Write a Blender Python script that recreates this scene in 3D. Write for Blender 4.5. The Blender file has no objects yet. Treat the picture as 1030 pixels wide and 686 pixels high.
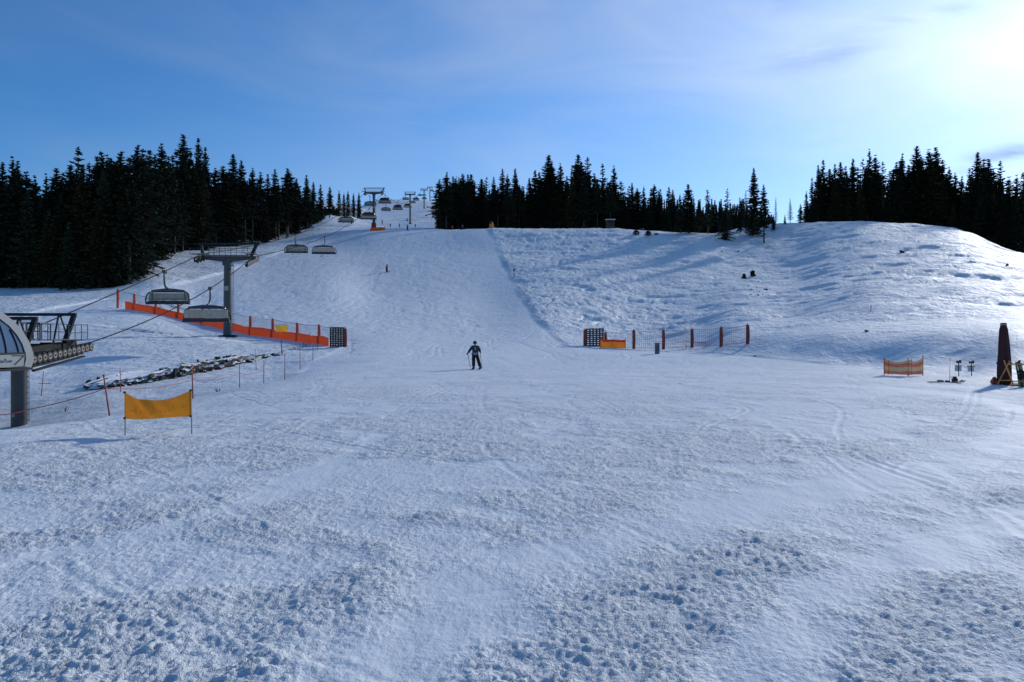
import bpy, bmesh, math, random
import numpy as np
from mathutils import Vector, Matrix
R = math.radians
scene = bpy.context.scene
col = scene.collection
F = 772.0; CX = 515.0; CY = 343.0; CAMZ = 2.2      # camera focal length in photo pixels, picture centre, eye height

# ---------------------------------------------------------------- materials
def mat(name, rgb, rough=0.6, metal=0.0, var=0.0, scale=6.0, spec=0.5, bump=0.0, rnd=0.0):
    m = bpy.data.materials.new(name); m.use_nodes = True
    nt = m.node_tree; b = nt.nodes['Principled BSDF']
    b.inputs['Base Color'].default_value = (*rgb, 1); b.inputs['Roughness'].default_value = rough
    b.inputs['Metallic'].default_value = metal; b.inputs['Specular IOR Level'].default_value = spec
    tc = nt.nodes.new('ShaderNodeTexCoord')
    if var or bump:
        n = nt.nodes.new('ShaderNodeTexNoise'); n.inputs['Scale'].default_value = scale; n.inputs['Detail'].default_value = 5
        nt.links.new(tc.outputs['Object'], n.inputs['Vector'])
    last = None
    if var:
        r = nt.nodes.new('ShaderNodeMapRange'); r.inputs[1].default_value = .3; r.inputs[2].default_value = .7
        r.inputs[3].default_value = 1 - var; r.inputs[4].default_value = 1 + var
        nt.links.new(n.outputs['Fac'], r.inputs[0])
        last = r.outputs[0]
    if rnd:
        oi = nt.nodes.new('ShaderNodeObjectInfo')
        r2 = nt.nodes.new('ShaderNodeMapRange'); r2.inputs[3].default_value = 1 - rnd; r2.inputs[4].default_value = 1 + rnd
        nt.links.new(oi.outputs['Random'], r2.inputs[0])
        if last is None: last = r2.outputs[0]
        else:
            mm = nt.nodes.new('ShaderNodeMath'); mm.operation = 'MULTIPLY'
            nt.links.new(last, mm.inputs[0]); nt.links.new(r2.outputs[0], mm.inputs[1]); last = mm.outputs[0]
    if last is not None:
        hs = nt.nodes.new('ShaderNodeHueSaturation'); hs.inputs['Color'].default_value = (*rgb, 1)
        nt.links.new(last, hs.inputs['Value']); nt.links.new(hs.outputs[0], b.inputs['Base Color'])
    if bump:
        bp = nt.nodes.new('ShaderNodeBump'); bp.inputs['Strength'].default_value = bump; bp.inputs['Distance'].default_value = .05
        nt.links.new(n.outputs['Fac'], bp.inputs['Height']); nt.links.new(bp.outputs[0], b.inputs['Normal'])
    return m

def net_mat(name, rgb, cell, thick, jitter=0.0):
    """A woven net: threads on a square grid in object space, holes between."""
    m = bpy.data.materials.new(name); m.use_nodes = True
    nt = m.node_tree; b = nt.nodes['Principled BSDF']; out = nt.nodes['Material Output']
    b.inputs['Base Color'].default_value = (*rgb, 1); b.inputs['Roughness'].default_value = .8
    uv = nt.nodes.new('ShaderNodeUVMap'); sep = nt.nodes.new('ShaderNodeSeparateXYZ'); nt.links.new(uv.outputs[0], sep.inputs[0])
    fs = []
    for k in (0, 1):
        a = nt.nodes.new('ShaderNodeMath'); a.operation = 'MULTIPLY'; a.inputs[1].default_value = 1 / cell
        nt.links.new(sep.outputs[k], a.inputs[0])
        f = nt.nodes.new('ShaderNodeMath'); f.operation = 'FRACT'; nt.links.new(a.outputs[0], f.inputs[0])
        l = nt.nodes.new('ShaderNodeMath'); l.operation = 'LESS_THAN'; l.inputs[1].default_value = thick / cell
        nt.links.new(f.outputs[0], l.inputs[0]); fs.append(l)
    mx = nt.nodes.new('ShaderNodeMath'); mx.operation = 'MAXIMUM'
    nt.links.new(fs[0].outputs[0], mx.inputs[0]); nt.links.new(fs[1].outputs[0], mx.inputs[1])
    tr = nt.nodes.new('ShaderNodeBsdfTransparent'); mix = nt.nodes.new('ShaderNodeMixShader')
    nt.links.new(mx.outputs[0], mix.inputs[0]); nt.links.new(tr.outputs[0], mix.inputs[1]); nt.links.new(b.outputs[0], mix.inputs[2])
    nt.links.new(mix.outputs[0], out.inputs['Surface'])
    return m

def cloth_mat(name, rgb, transl=0.4, scale=8):
    m = mat(name, rgb, .8, var=.12, scale=scale, bump=.25)
    nt = m.node_tree; b = nt.nodes['Principled BSDF']; out = nt.nodes['Material Output']
    t = nt.nodes.new('ShaderNodeBsdfTranslucent'); t.inputs[0].default_value = (*rgb, 1)
    mix = nt.nodes.new('ShaderNodeMixShader'); mix.inputs[0].default_value = transl
    nt.links.new(b.outputs[0], mix.inputs[1]); nt.links.new(t.outputs[0], mix.inputs[2]); nt.links.new(mix.outputs[0], out.inputs['Surface'])
    return m

def snowy_rock_mat(name, rgb, cover=.60):
    m = mat(name, rgb, .9, var=.35, scale=3, bump=.6)
    nt = m.node_tree; b = nt.nodes['Principled BSDF']
    g = nt.nodes.new('ShaderNodeNewGeometry'); sp = nt.nodes.new('ShaderNodeSeparateXYZ'); nt.links.new(g.outputs['True Normal'], sp.inputs[0])
    n = nt.nodes.new('ShaderNodeTexNoise'); n.inputs['Scale'].default_value = 4; n.inputs['Detail'].default_value = 4
    tc = nt.nodes.new('ShaderNodeTexCoord'); nt.links.new(tc.outputs['Object'], n.inputs['Vector'])
    ad = nt.nodes.new('ShaderNodeMath'); ad.operation = 'MULTIPLY_ADD'; ad.inputs[1].default_value = .5; nt.links.new(n.outputs['Fac'], ad.inputs[0]); nt.links.new(sp.outputs[2], ad.inputs[2])
    r = nt.nodes.new('ShaderNodeMapRange'); r.inputs[1].default_value = cover + .18; r.inputs[2].default_value = cover + .32; nt.links.new(ad.outputs[0], r.inputs[0])
    mx = nt.nodes.new('ShaderNodeMix'); mx.data_type = 'RGBA'; mx.inputs[7].default_value = (.84, .87, .9, 1)
    src = b.inputs['Base Color'].links[0].from_socket
    nt.links.new(r.outputs[0], mx.inputs[0]); nt.links.new(src, mx.inputs[6]); nt.links.new(mx.outputs[2], b.inputs['Base Color'])
    return m

M = dict(
    steel=mat('galvanised_steel', (.09, .095, .10), .5, .6, var=.15, scale=2),
    steel_dark=mat('dark_steel', (.024, .028, .033), .75, .0, spec=.2, var=.2, scale=2),
    steel_mid=mat('weathered_steel', (.062, .07, .08), .6, .2, var=.2, scale=1.5),
    rubber=mat('black_rubber', (.02, .02, .022), .8, var=.2),
    sheave=mat('sheave_rim', (.22, .2, .17), .6, .2, var=.3, scale=5),
    rope=mat('wire_rope', (.018, .019, .021), .9, .0, spec=.1),
    beige=mat('beige_upholstery', (.44, .375, .31), .85, var=.12, scale=3, bump=.15),
    navy=mat('dark_seat_shell', (.018, .022, .035), .5, var=.2, scale=2),
    chair_grey=mat('chair_frame_grey', (.09, .105, .115), .45, .3, var=.15),
    bubble=mat('smoked_bubble', (.03, .036, .045), .25, var=.1),
    red_post=mat('red_pole', (.40, .055, .035), .6, var=.2, scale=3),
    red_pad=mat('orange_red_pad', (.58, .085, .03), .75, var=.25, scale=2, bump=.3),
    dark_pad=mat('worn_red_pad', (.22, .04, .03), .8, var=.45, scale=5, bump=.3),
    orange=cloth_mat('orange_net_cloth', (.72, .085, .02), .25),
    orange_y=cloth_mat('amber_orange_cloth', (.80, .22, .02), .35, 3),
    yellow=cloth_mat('yellow_banner_cloth', (.80, .43, .05), .55, 5),
    ink=mat('faded_banner_ink', (.40, .17, .02), .8, var=.2, scale=20),
    black=mat('black_plastic', (.02, .02, .022), .7, var=.2, spec=.2),
    wood=mat('orange_wood', (.60, .24, .05), .7, var=.3, scale=4, bump=.2),
    wood_pole=mat('pale_wood_leg', (.33, .24, .14), .7, var=.2, scale=6),
    wood_dark=mat('dark_timber', (.035, .028, .022), .8, var=.3, scale=3, bump=.3),
    maroon=mat('maroon_canvas', (.055, .013, .014), .85, var=.25, scale=2.5, bump=.3),
    grey_lat=mat('dark_slat_wood', (.055, .05, .05), .8, var=.35, scale=6, bump=.2),
    box_grey=mat('grey_box_plastic', (.10, .125, .14), .6, var=.15, scale=3),
    white_panel=mat('white_panel', (.22, .235, .245), .5, var=.06, scale=2),
    glass_blue=mat('blue_window', (.04, .10, .19), .3, var=.1, scale=1),
    blue_ink=mat('blue_lettering', (.05, .12, .30), .5),
    skin=mat('skin', (.45, .25, .18), .6),
    orange_red=mat('red_bag', (.55, .07, .03), .7, var=.2, bump=.2),
    brown=mat('brown_cloth', (.11, .065, .045), .8, var=.3, bump=.3),
    snow_cap=mat('snow_cap', (.84, .87, .9), .8, var=.03, bump=.2),
    bark=mat('spruce_bark', (.075, .058, .046), .9, var=.3, scale=5, bump=.5),
    bark_pale=mat('larch_bark', (.17, .13, .11), .9, var=.3, scale=5, bump=.5),
    needles=mat('spruce_needles', (.028, .038, .026), .9, spec=.08, var=.35, scale=.8, rnd=.35),
    needles_b=mat('spruce_needles_olive', (.045, .046, .024), .9, spec=.08, var=.35, scale=.8, rnd=.3),
    needles_r=mat('browned_needles', (.085, .055, .038), .9, spec=.08, var=.35, scale=.8, rnd=.3),
    twig=mat('dry_twigs', (.11, .085, .06), .9, var=.3),
    rock=snowy_rock_mat("snow_dusted_rock", (.03, .026, .024), .72), bank=snowy_rock_mat('snow_covered_bank', (.030, .026, .024), .74),
    white_net=net_mat('white_net', (.70, .70, .72), .16, .034),
    red_net=net_mat('faded_red_net', (.50, .16, .12), .2, .012),
    stripe_o=net_mat('orange_net_stripe', (.85, .10, .02), .04, .028),
    stripe_y=net_mat('yellow_net_stripe', (.80, .36, .05), .04, .024),
    red_sign=mat('red_disc', (.45, .03, .03), .5),
    ski_green=mat('ski_green', (.16, .20, .06), .4, var=.2),
    ski_white=mat('ski_white', (.5, .5, .5), .4, var=.1),
    amber=mat('snow_gun_amber', (.62, .26, .04), .5, var=.15),
    pale=mat('pale_panel', (.55, .57, .57), .6, var=.08, scale=3),
    plate=mat('number_plate', (.3, .31, .31), .6, var=.2, scale=10),
)

# ---------------------------------------------------------------- object helpers
def tag(o, label=None, cat=None, group=None, kind=None):
    if label: o['label'] = label
    if cat: o['category'] = cat
    if group: o['group'] = group
    if kind: o['kind'] = kind
    return o

def empty(name, loc, rz=0, label=None, cat=None, group=None):
    o = bpy.data.objects.new(name, None); col.objects.link(o)
    o.location = loc; o.rotation_euler = (0, 0, rz); o.empty_display_size = .3
    return tag(o, label, cat, group)

def copy_tree(o, parent=None):
    c = o.copy(); col.objects.link(c); c.parent = parent
    for ch in list(o.children): copy_tree(ch, c)
    return c

class MB:
    """collects shapes, then links them as ONE mesh object"""
    def __init__(s): s.v = []; s.f = []; s.m = []; s.cur = 0; s.uv = {}
    def add(s, vs, fs):
        o = len(s.v); s.v += [tuple(p) for p in vs]
        for f in fs: s.f.append([o + i for i in f]); s.m.append(s.cur)
    def box(s, c, size, rot=None, taper=1.0):
        hx, hy, hz = size[0] / 2, size[1] / 2, size[2] / 2
        vs = [Vector((x * hx * (taper if z > 0 else 1), y * hy * (taper if z > 0 else 1), z * hz)) for z in (-1, 1) for y in (-1, 1) for x in (-1, 1)]
        if rot is not None: vs = [rot @ v for v in vs]
        c = Vector(c)
        s.add([v + c for v in vs], [(0, 2, 3, 1), (4, 5, 7, 6), (0, 1, 5, 4), (2, 6, 7, 3), (0, 4, 6, 2), (1, 3, 7, 5)])
    def bar(s, a, b, w, h=None):
        a = Vector(a); b = Vector(b); d = b - a
        q = d.to_track_quat('Z', 'Y').to_matrix()
        s.box((a + b) / 2, (w, h or w, d.length), q)
    def tube(s, pts, r, n=8, cap=True):
        pts = [Vector(p) for p in pts]; rs = r if isinstance(r, (list, tuple)) else [r] * len(pts)
        rings = []; up = None
        for i, p in enumerate(pts):
            d = (pts[min(i + 1, len(pts) - 1)] - pts[max(i - 1, 0)]).normalized()
            if up is None or abs(up.dot(d)) > .98: up = Vector((0, 0, 1)) if abs(d.z) < .9 else Vector((0, 1, 0))
            a = d.cross(up).normalized(); bb = a.cross(d).normalized(); up = bb
            rings.append([p + (a * math.cos(2 * math.pi * k / n) + bb * math.sin(2 * math.pi * k / n)) * rs[i] for k in range(n)])
        vs = [v for rg in rings for v in rg]; fs = []
        for i in range(len(pts) - 1):
            for k in range(n): fs.append((i * n + k, i * n + (k + 1) % n, (i + 1) * n + (k + 1) % n, (i + 1) * n + k))
        if cap: fs.append(tuple(range(n - 1, -1, -1))); fs.append(tuple((len(pts) - 1) * n + k for k in range(n)))
        s.add(vs, fs)
    def lathe(s, prof, c=(0, 0, 0), n=16, wob=None):
        c = Vector(c); vs = []; fs = []
        for i, (r, z) in enumerate(prof):
            for k in range(n):
                a = 2 * math.pi * k / n; rr = r * (wob(a, z) if wob else 1)
                vs.append(c + Vector((rr * math.cos(a), rr * math.sin(a), z)))
        for i in range(len(prof) - 1):
            for k in range(n): fs.append((i * n + k, i * n + (k + 1) % n, (i + 1) * n + (k + 1) % n, (i + 1) * n + k))
        fs.append(tuple(range(n - 1, -1, -1))); fs.append(tuple((len(prof) - 1) * n + k for k in range(n)))
        s.add(vs, fs)
    def ball(s, c, r, n=10, sq=(1, 1, 1), rnd=0, rng=None):
        prof = []; c = Vector(c); vs = []; fs = []; rows = n // 2 + 1
        for i in range(rows + 1):
            t = math.pi * i / rows
            for k in range(n):
                a = 2 * math.pi * k / n
                j = 1 + (rng.uniform(-rnd, rnd) if rnd and 0 < i < rows else 0)
                vs.append(c + Vector((r * sq[0] * math.sin(t) * math.cos(a) * j, r * sq[1] * math.sin(t) * math.sin(a) * j, -r * sq[2] * math.cos(t) * j)))
        for i in range(rows):
            for k in range(n): fs.append((i * n + k, i * n + (k + 1) % n, (i + 1) * n + (k + 1) % n, (i + 1) * n + k))
        s.add(vs, fs)
    def sheet(s, grid, uvs=None):
        """grid[i][j] of points -> a cloth sheet"""
        o = len(s.v); ni = len(grid); nj = len(grid[0])
        s.v += [tuple(p) for row in grid for p in row]
        if uvs:
            for i in range(ni):
                for j in range(nj): s.uv[o + i * nj + j] = uvs[i][j]
        for i in range(ni - 1):
            for j in range(nj - 1):
                s.f.append([o + i * nj + j, o + i * nj + j + 1, o + (i + 1) * nj + j + 1, o + (i + 1) * nj + j]); s.m.append(s.cur)
    def build(s, name, m, parent=None, smooth=False, bevel=0, thick=0):
        me = bpy.data.meshes.new(name); me.from_pydata(s.v, [], s.f); me.validate()
        for x in (m if isinstance(m, (list, tuple)) else [m]): me.materials.append(x)
        if len(me.polygons) == len(s.m): me.polygons.foreach_set('material_index', s.m)
        if s.uv:
            ul = me.uv_layers.new(name='UVMap')
            for l in me.loops: ul.data[l.index].uv = s.uv.get(l.vertex_index, (0, 0))
        if smooth: me.polygons.foreach_set('use_smooth', [True] * len(me.polygons))
        me.update()
        o = bpy.data.objects.new(name, me); col.objects.link(o); o.parent = parent
        if bevel:
            b = o.modifiers.new('bevel', 'BEVEL'); b.width = bevel; b.segments = 2; b.limit_method = 'ANGLE'
        if thick:
            t = o.modifiers.new('thick', 'SOLIDIFY'); t.thickness = thick
        return o

# ---------------------------------------------------------------- terrain
def _hash(ix, iy, seed):
    h = (ix.astype(np.int64) * 374761393 + iy.astype(np.int64) * 668265263 + seed * 1442695041) & 0xFFFFFFFF
    h = ((h ^ (h >> 13)) * 1274126177) & 0xFFFFFFFF
    h = ((h ^ (h >> 16)) * 2246822519) & 0xFFFFFFFF
    return ((h ^ (h >> 15)) & 0xFFFFFF) / float(0xFFFFFF)
def noise(x, y, seed=0):
    ca = math.cos(.6 + 1.37 * seed); sa = math.sin(.6 + 1.37 * seed)
    x, y = x * ca - y * sa + 31.7 * (seed % 7), x * sa + y * ca - 17.3 * (seed % 5)
    ix = np.floor(x); iy = np.floor(y); fx = x - ix; fy = y - iy
    ux = fx * fx * fx * (fx * (fx * 6 - 15) + 10); uy = fy * fy * fy * (fy * (fy * 6 - 15) + 10)
    a = _hash(ix, iy, seed); b = _hash(ix + 1, iy, seed); c = _hash(ix, iy + 1, seed); d = _hash(ix + 1, iy + 1, seed)
    return (a + (b - a) * ux + (c - a) * uy + (a - b - c + d) * ux * uy) * 2 - 1
def sst(a, b, x):
    t = np.clip((x - a) / (b - a), 0, 1); return t * t * (3 - 2 * t)

def pchip(xs, ys, x):
    xs = np.array(xs, float); ys = np.array(ys, float)
    h = np.diff(xs); d = np.diff(ys) / h; m = np.zeros_like(ys)
    m[0] = d[0]; m[-1] = d[-1]
    for i in range(1, len(xs) - 1):
        if d[i - 1] * d[i] > 0:
            w1 = 2 * h[i] + h[i - 1]; w2 = h[i] + 2 * h[i - 1]
            m[i] = (w1 + w2) / (w1 / d[i - 1] + w2 / d[i])
    x = np.clip(x, xs[0], xs[-1]); k = np.clip(np.searchsorted(xs, x) - 1, 0, len(xs) - 2)
    t = (x - xs[k]) / h[k]
    return (ys[k] * (1 + 2 * t) * (1 - t) ** 2 + h[k] * m[k] * t * (1 - t) ** 2 + ys[k + 1] * t * t * (3 - 2 * t) + h[k] * m[k + 1] * t * t * (t - 1))

def P(Y, y): return (Y, CAMZ + (CY - y) / F * Y)     # height of the snow seen at picture row y, Y metres out
N0 = [(-30, 0.0), (5, 0.0), (12, 0.0)]
COLS = {
 -300: N0 + [(18, -.3), (26, -1.6), (38, -2.3), (48, -1.5), P(60, 356), P(75, 341), P(100, 311), P(128, 292), (160, 15), (250, 34), (400, 60), (700, 80), (1500, 80)],
    0: N0 + [(18.5, .0), (22, -.45), (28, -1.5), (38, -2.2), (46, -1.4), P(60, 358), P(75, 340), P(100, 310), P(128, 292), (160, 15), (250, 34), (400, 60), (700, 80), (1500, 80)],
   60: N0 + [(20, -.05), (24, -.35), (30, -1.3), (38, -1.75), (48, -1.0), P(60, 364), P(75, 341), P(100, 311), P(128, 292), (160, 15.5), (250, 34), (400, 60), (700, 80), (1500, 80)],
  110: N0 + [(22, -.15), (27, -.40), (31, -.85), (40, -1.35), (47, -.9), P(57, 369), P(75, 341), P(100, 312), P(128, 291), (160, 16), (250, 34), (400, 60), (700, 80), (1500, 80)],
  150: N0 + [(22, -.12), (29.5, -.33), (34, -.8), (42, -1.2), (49, -.75), P(58, 368), P(75, 343), P(100, 314), P(130, 287), P(160, 266), P(180, 258), (250, 36), (400, 66), (700, 90), (1500, 90)],
  200: N0 + [(22, -.06), (33, -.24), (37, -.55), (47, -.75), P(54, 379), P(62, 363), (85, 3.0), P(110, 316), P(150, 279), P(190, 255), P(230, 244), (400, 70), (700, 100), (1500, 100)],
  270: N0 + [(22, 0), (38, .0), (44, -.18), (50, -.42), (58, -.05), P(68, 358), P(88, 338), P(120, 306), P(160, 275), P(200, 253), P(250, 240), (330, 49), (450, 80), (700, 115), (1500, 115)],
  325: N0 + [(22, .04), (38, .15), (50, .27), (57, .3), P(62, 362.5), P(77, 350), P(100, 327), P(150, 281), P(200, 252.5), P(250, 236), P(310, 222), P(370, 214), P(480, 209), (700, 122), (1500, 125)],
  380: N0 + [(22, .05), (38, .2), (50, .39), P(70, 353), P(90, 337), P(130, 305), P(190, 257), P(233, 233), P(250, 231.5), P(300, 229.6), P(380, 226.8), P(468, 224), P(600, 214.5), P(715, 209), P(915, 201.5), (1080, 184), (1500, 186)],
  440: N0 + [(22, .05), (38, .2), (50, .39), P(70, 354), P(90, 339), P(130, 306), P(190, 257), P(233, 231.5), P(250, 230.6), P(300, 230), P(380, 228), P(468, 226), P(600, 216), P(715, 210), P(915, 203), (1080, 184), (1500, 186)],
  490: N0 + [(22, .05), (38, .2), (50, .38), P(70, 354), P(90, 340), P(130, 308), P(190, 257), P(234, 230), (252, 37.6), (300, 43), (400, 52), (600, 75), (1500, 80)],
  545: N0 + [(22, .05), (38, .2), (50, .38), P(70, 355), P(80, 347), P(105, 325), P(145, 290), P(190, 257), P(234, 230), (252, 37.6), (300, 43), (400, 44), (600, 50), (1500, 50)],
  600: N0 + [(22, .05), (38, .2), (50, .36), P(65, 357), P(78, 350.5), P(92, 343), P(105, 331), P(145, 292), P(190, 257), P(234, 230), (252, 37.6), (300, 43), (400, 44), (600, 50), (1500, 50)],
  650: N0 + [(22, .05), (38, .2), (50, .36), P(66, 356), P(76, 352), P(82, 351.5), P(98, 340), P(112, 330), P(145, 296), P(190, 259), P(230, 232.5), (252, 37), (300, 42.5), (400, 45), (600, 50), (1500, 50)],
  700: N0 + [(22, .05), (38, .22), (50, .40), P(65, 356.5), P(70, 355), P(78, 348), P(90, 338), P(108, 327), P(132, 307), P(175, 272), P(228, 235), (252, 36), (300, 39), (400, 44), (600, 50), (1500, 50)],
  740: N0 + [(22, .05), (38, .24), (50, .45), P(60, 359.5), P(62.5, 357.5), P(68, 342), P(71, 335.5), P(90, 324), P(125, 304), P(155, 286), P(190, 265), P(222, 239), P(255, 231), (300, 41), (400, 46), (600, 50), (1500, 50)],
  790: N0 + [(22, .05), (38, .25), (50, .47), P(56, 362.5), P(58, 360), P(63, 341), P(65.5, 335), P(80, 327), P(98, 318), P(130, 301), P(165, 279), P(205, 250), P(245, 225.5), (262, 40.3), (300, 45), (400, 44), (600, 50), (1500, 50)],
  840: N0 + [(22, .05), (38, .26), (48, .45), P(52, 367), P(53.5, 364), P(58.5, 340), P(60.5, 335), P(78, 322), P(96, 305), (108, 8.5), (122, 9.4), P(136, 289), P(170, 263), P(245, 224.5), (262, 40.5), (300, 45.5), (400, 44), (600, 50), (1500, 50)],
  880: N0 + [(22, .05), (38, .28), (46, .42), P(50, 370), P(51.5, 366), P(56, 341), P(58, 335), P(74, 320), P(92, 300.5), P(103, 290), (115, 10.4), (127, 11.1), P(140, 281.5), P(170, 256), P(243, 225), (260, 40), (300, 45), (400, 44), (600, 50), (1500, 50)],
  960: N0 + [(22, .05), (35, .22), (41, .30), P(44, 377), P(46, 370), P(50.5, 341.5), P(52.5, 335), P(70, 318), P(88, 300), P(100, 289), (112, 10.3), (124, 11.0), P(137, 280), P(165, 254), P(230, 231), (250, 36.8), (300, 42.5), (400, 46), (600, 50), (1500, 50)],
  1030: N0 + [(22, .02), (33, .08), (37, .10), P(40, 381), P(42.5, 372), P(47, 342.5), P(49, 335), P(68, 318), P(90, 299.5), P(103, 289), (116, 10.3), (128, 10.9), P(143, 279), P(165, 266), P(212, 257.5), (232, 26.3), (300, 32), (400, 40), (600, 50), (1500, 50)],
  1250: N0 + [(22, .0), (33, .05), (38, .08), P(42, 379), P(48, 368), P(58, 348), P(63, 340), P(78, 326), P(95, 312), P(120, 300), P(160, 292), P(212, 285), (232, 18), (300, 21), (400, 34), (600, 48), (1500, 50)],
}
YN = np.concatenate([np.array([-30., -10., 0., 5., 9., 12.]), np.exp(np.linspace(math.log(14), math.log(1500), 260))])
PXK = sorted(COLS); 
TAB = np.array([pchip([a for a, b in COLS[k]], [b for a, b in COLS[k]], YN) for k in PXK])       # [col][Y]
PXF = np.arange(-320, 1271, 6.0)
TABF = np.array([pchip(PXK, TAB[:, j], PXF) for j in range(len(YN))]).T                          # [px fine][Y]
# soften creases across the columns a little
for _ in range(3):
    TABF[1:-1] = (TABF[:-2] + 2 * TABF[1:-1] + TABF[2:]) / 4

def base_z(x, Y):
    x = np.asarray(x, float); Y = np.asarray(Y, float)
    px = np.clip(CX + F * x / np.maximum(Y, 9.0), -320, 1264)
    i = (px + 320) / 6.0; i0 = np.clip(np.floor(i).astype(int), 0, len(PXF) - 2); fi = i - i0
    k = np.clip(np.searchsorted(YN, Y) - 1, 0, len(YN) - 2); t = np.clip((Y - YN[k]) / (YN[k + 1] - YN[k]), 0, 1)
    a = TABF[i0, k] * (1 - t) + TABF[i0, k + 1] * t; b = TABF[i0 + 1, k] * (1 - t) + TABF[i0 + 1, k + 1] * t
    return a * (1 - fi) + b * fi

XR_Y = [0, 30, 36, 43, 50, 60, 68, 75, 80, 107, 165, 235, 300, 2000]
XR_X = [60, 40, 26.5, 24.8, 22.3, 19, 16.3, 12, 5.8, 3.9, -.2, -7.6, -12, -12]
XL_Y = [-30, 12, 19, 27, 33, 42, 50, 60, 77, 90, 2000]
XL_X = [-11, -12, -12.9, -14.3, -13.5, -13.4, -13.8, -16, -17, -60, -60]
def groom(x, Y):
    """1 on the prepared piste, 0 on untouched snow"""
    w = 0.3 + .004 * np.maximum(Y, 0)
    wob = noise(x * .3, Y * .12, 41) * .25
    return sst(w, -w, x - np.interp(Y, XR_Y, XR_X) + wob) * sst(-w, w, x - np.interp(Y, XL_Y, XL_X) + wob)

# smooth ski trails across the near piste: world-space polylines (x, Y), half width
TRAILS = [([(-1.2, 3.5), (-.4, 6.5), (1.5, 8.8), (5.5, 12.0), (11, 17), (16.5, 25), (17.5, 31), (13, 37), (5, 42)], .55),
          ([(1.0, 4.0), (2.6, 6.6), (6.5, 9.6), (12, 14.5), (18, 21)], .34),
          ([(-6.5, 6.2), (-4.4, 8.6), (-3.3, 12), (-3.0, 18)], .26)]
def trail_dist(x, Y):
    """distance to the nearest ski trail, in trail half-widths"""
    m = np.full_like(x, 9.0)
    for pts, hw in TRAILS:
        pts = np.array(pts)
        tt = np.linspace(0, len(pts) - 1, 40); q = np.stack([pchip(range(len(pts)), pts[:, 0], tt), pchip(range(len(pts)), pts[:, 1], tt)], 1)
        sel = (Y > pts[:, 1].min() - 2) & (Y < pts[:, 1].max() + 2)
        xs = x[sel]; ys = Y[sel]; dd = np.full_like(xs, 1e9)
        for i in range(len(q) - 1):
            a, b = q[i], q[i + 1]; ab = b - a; t = np.clip(((xs - a[0]) * ab[0] + (ys - a[1]) * ab[1]) / (ab @ ab), 0, 1)
            dd = np.minimum(dd, np.hypot(xs - a[0] - t * ab[0], ys - a[1] - t * ab[1]))
        d = np.full_like(x, 1e9); d[sel] = (dd + noise(xs * 1.1, ys * 1.1, 5) * .22 + noise(xs * 5, ys * 5, 7) * .07) / hw
        m = np.minimum(m, d)
    return m
def churn(x, Y):
    """how broken up the surface is: 0 skied smooth, 1 a heap of clods"""
    td = trail_dist(x, Y)
    p = sst(-.62, .46, noise(x * .33 + 3, Y * .38, 11) + .7 * noise(x * 1.0, Y * 1.1, 12) + .4 * noise(x * 2.6, Y * 2.6, 13))
    p = .38 + .62 * p
    p = p * (.32 + .68 * sst(.3, 2.2, td)) + .12 * sst(.9, 1.3, td) * sst(2.4, 1.4, td) * (.4 + .6 * noise(x * 1.3, Y * 1.3, 14))
    return np.clip(p, 0, 1.15)
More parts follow.
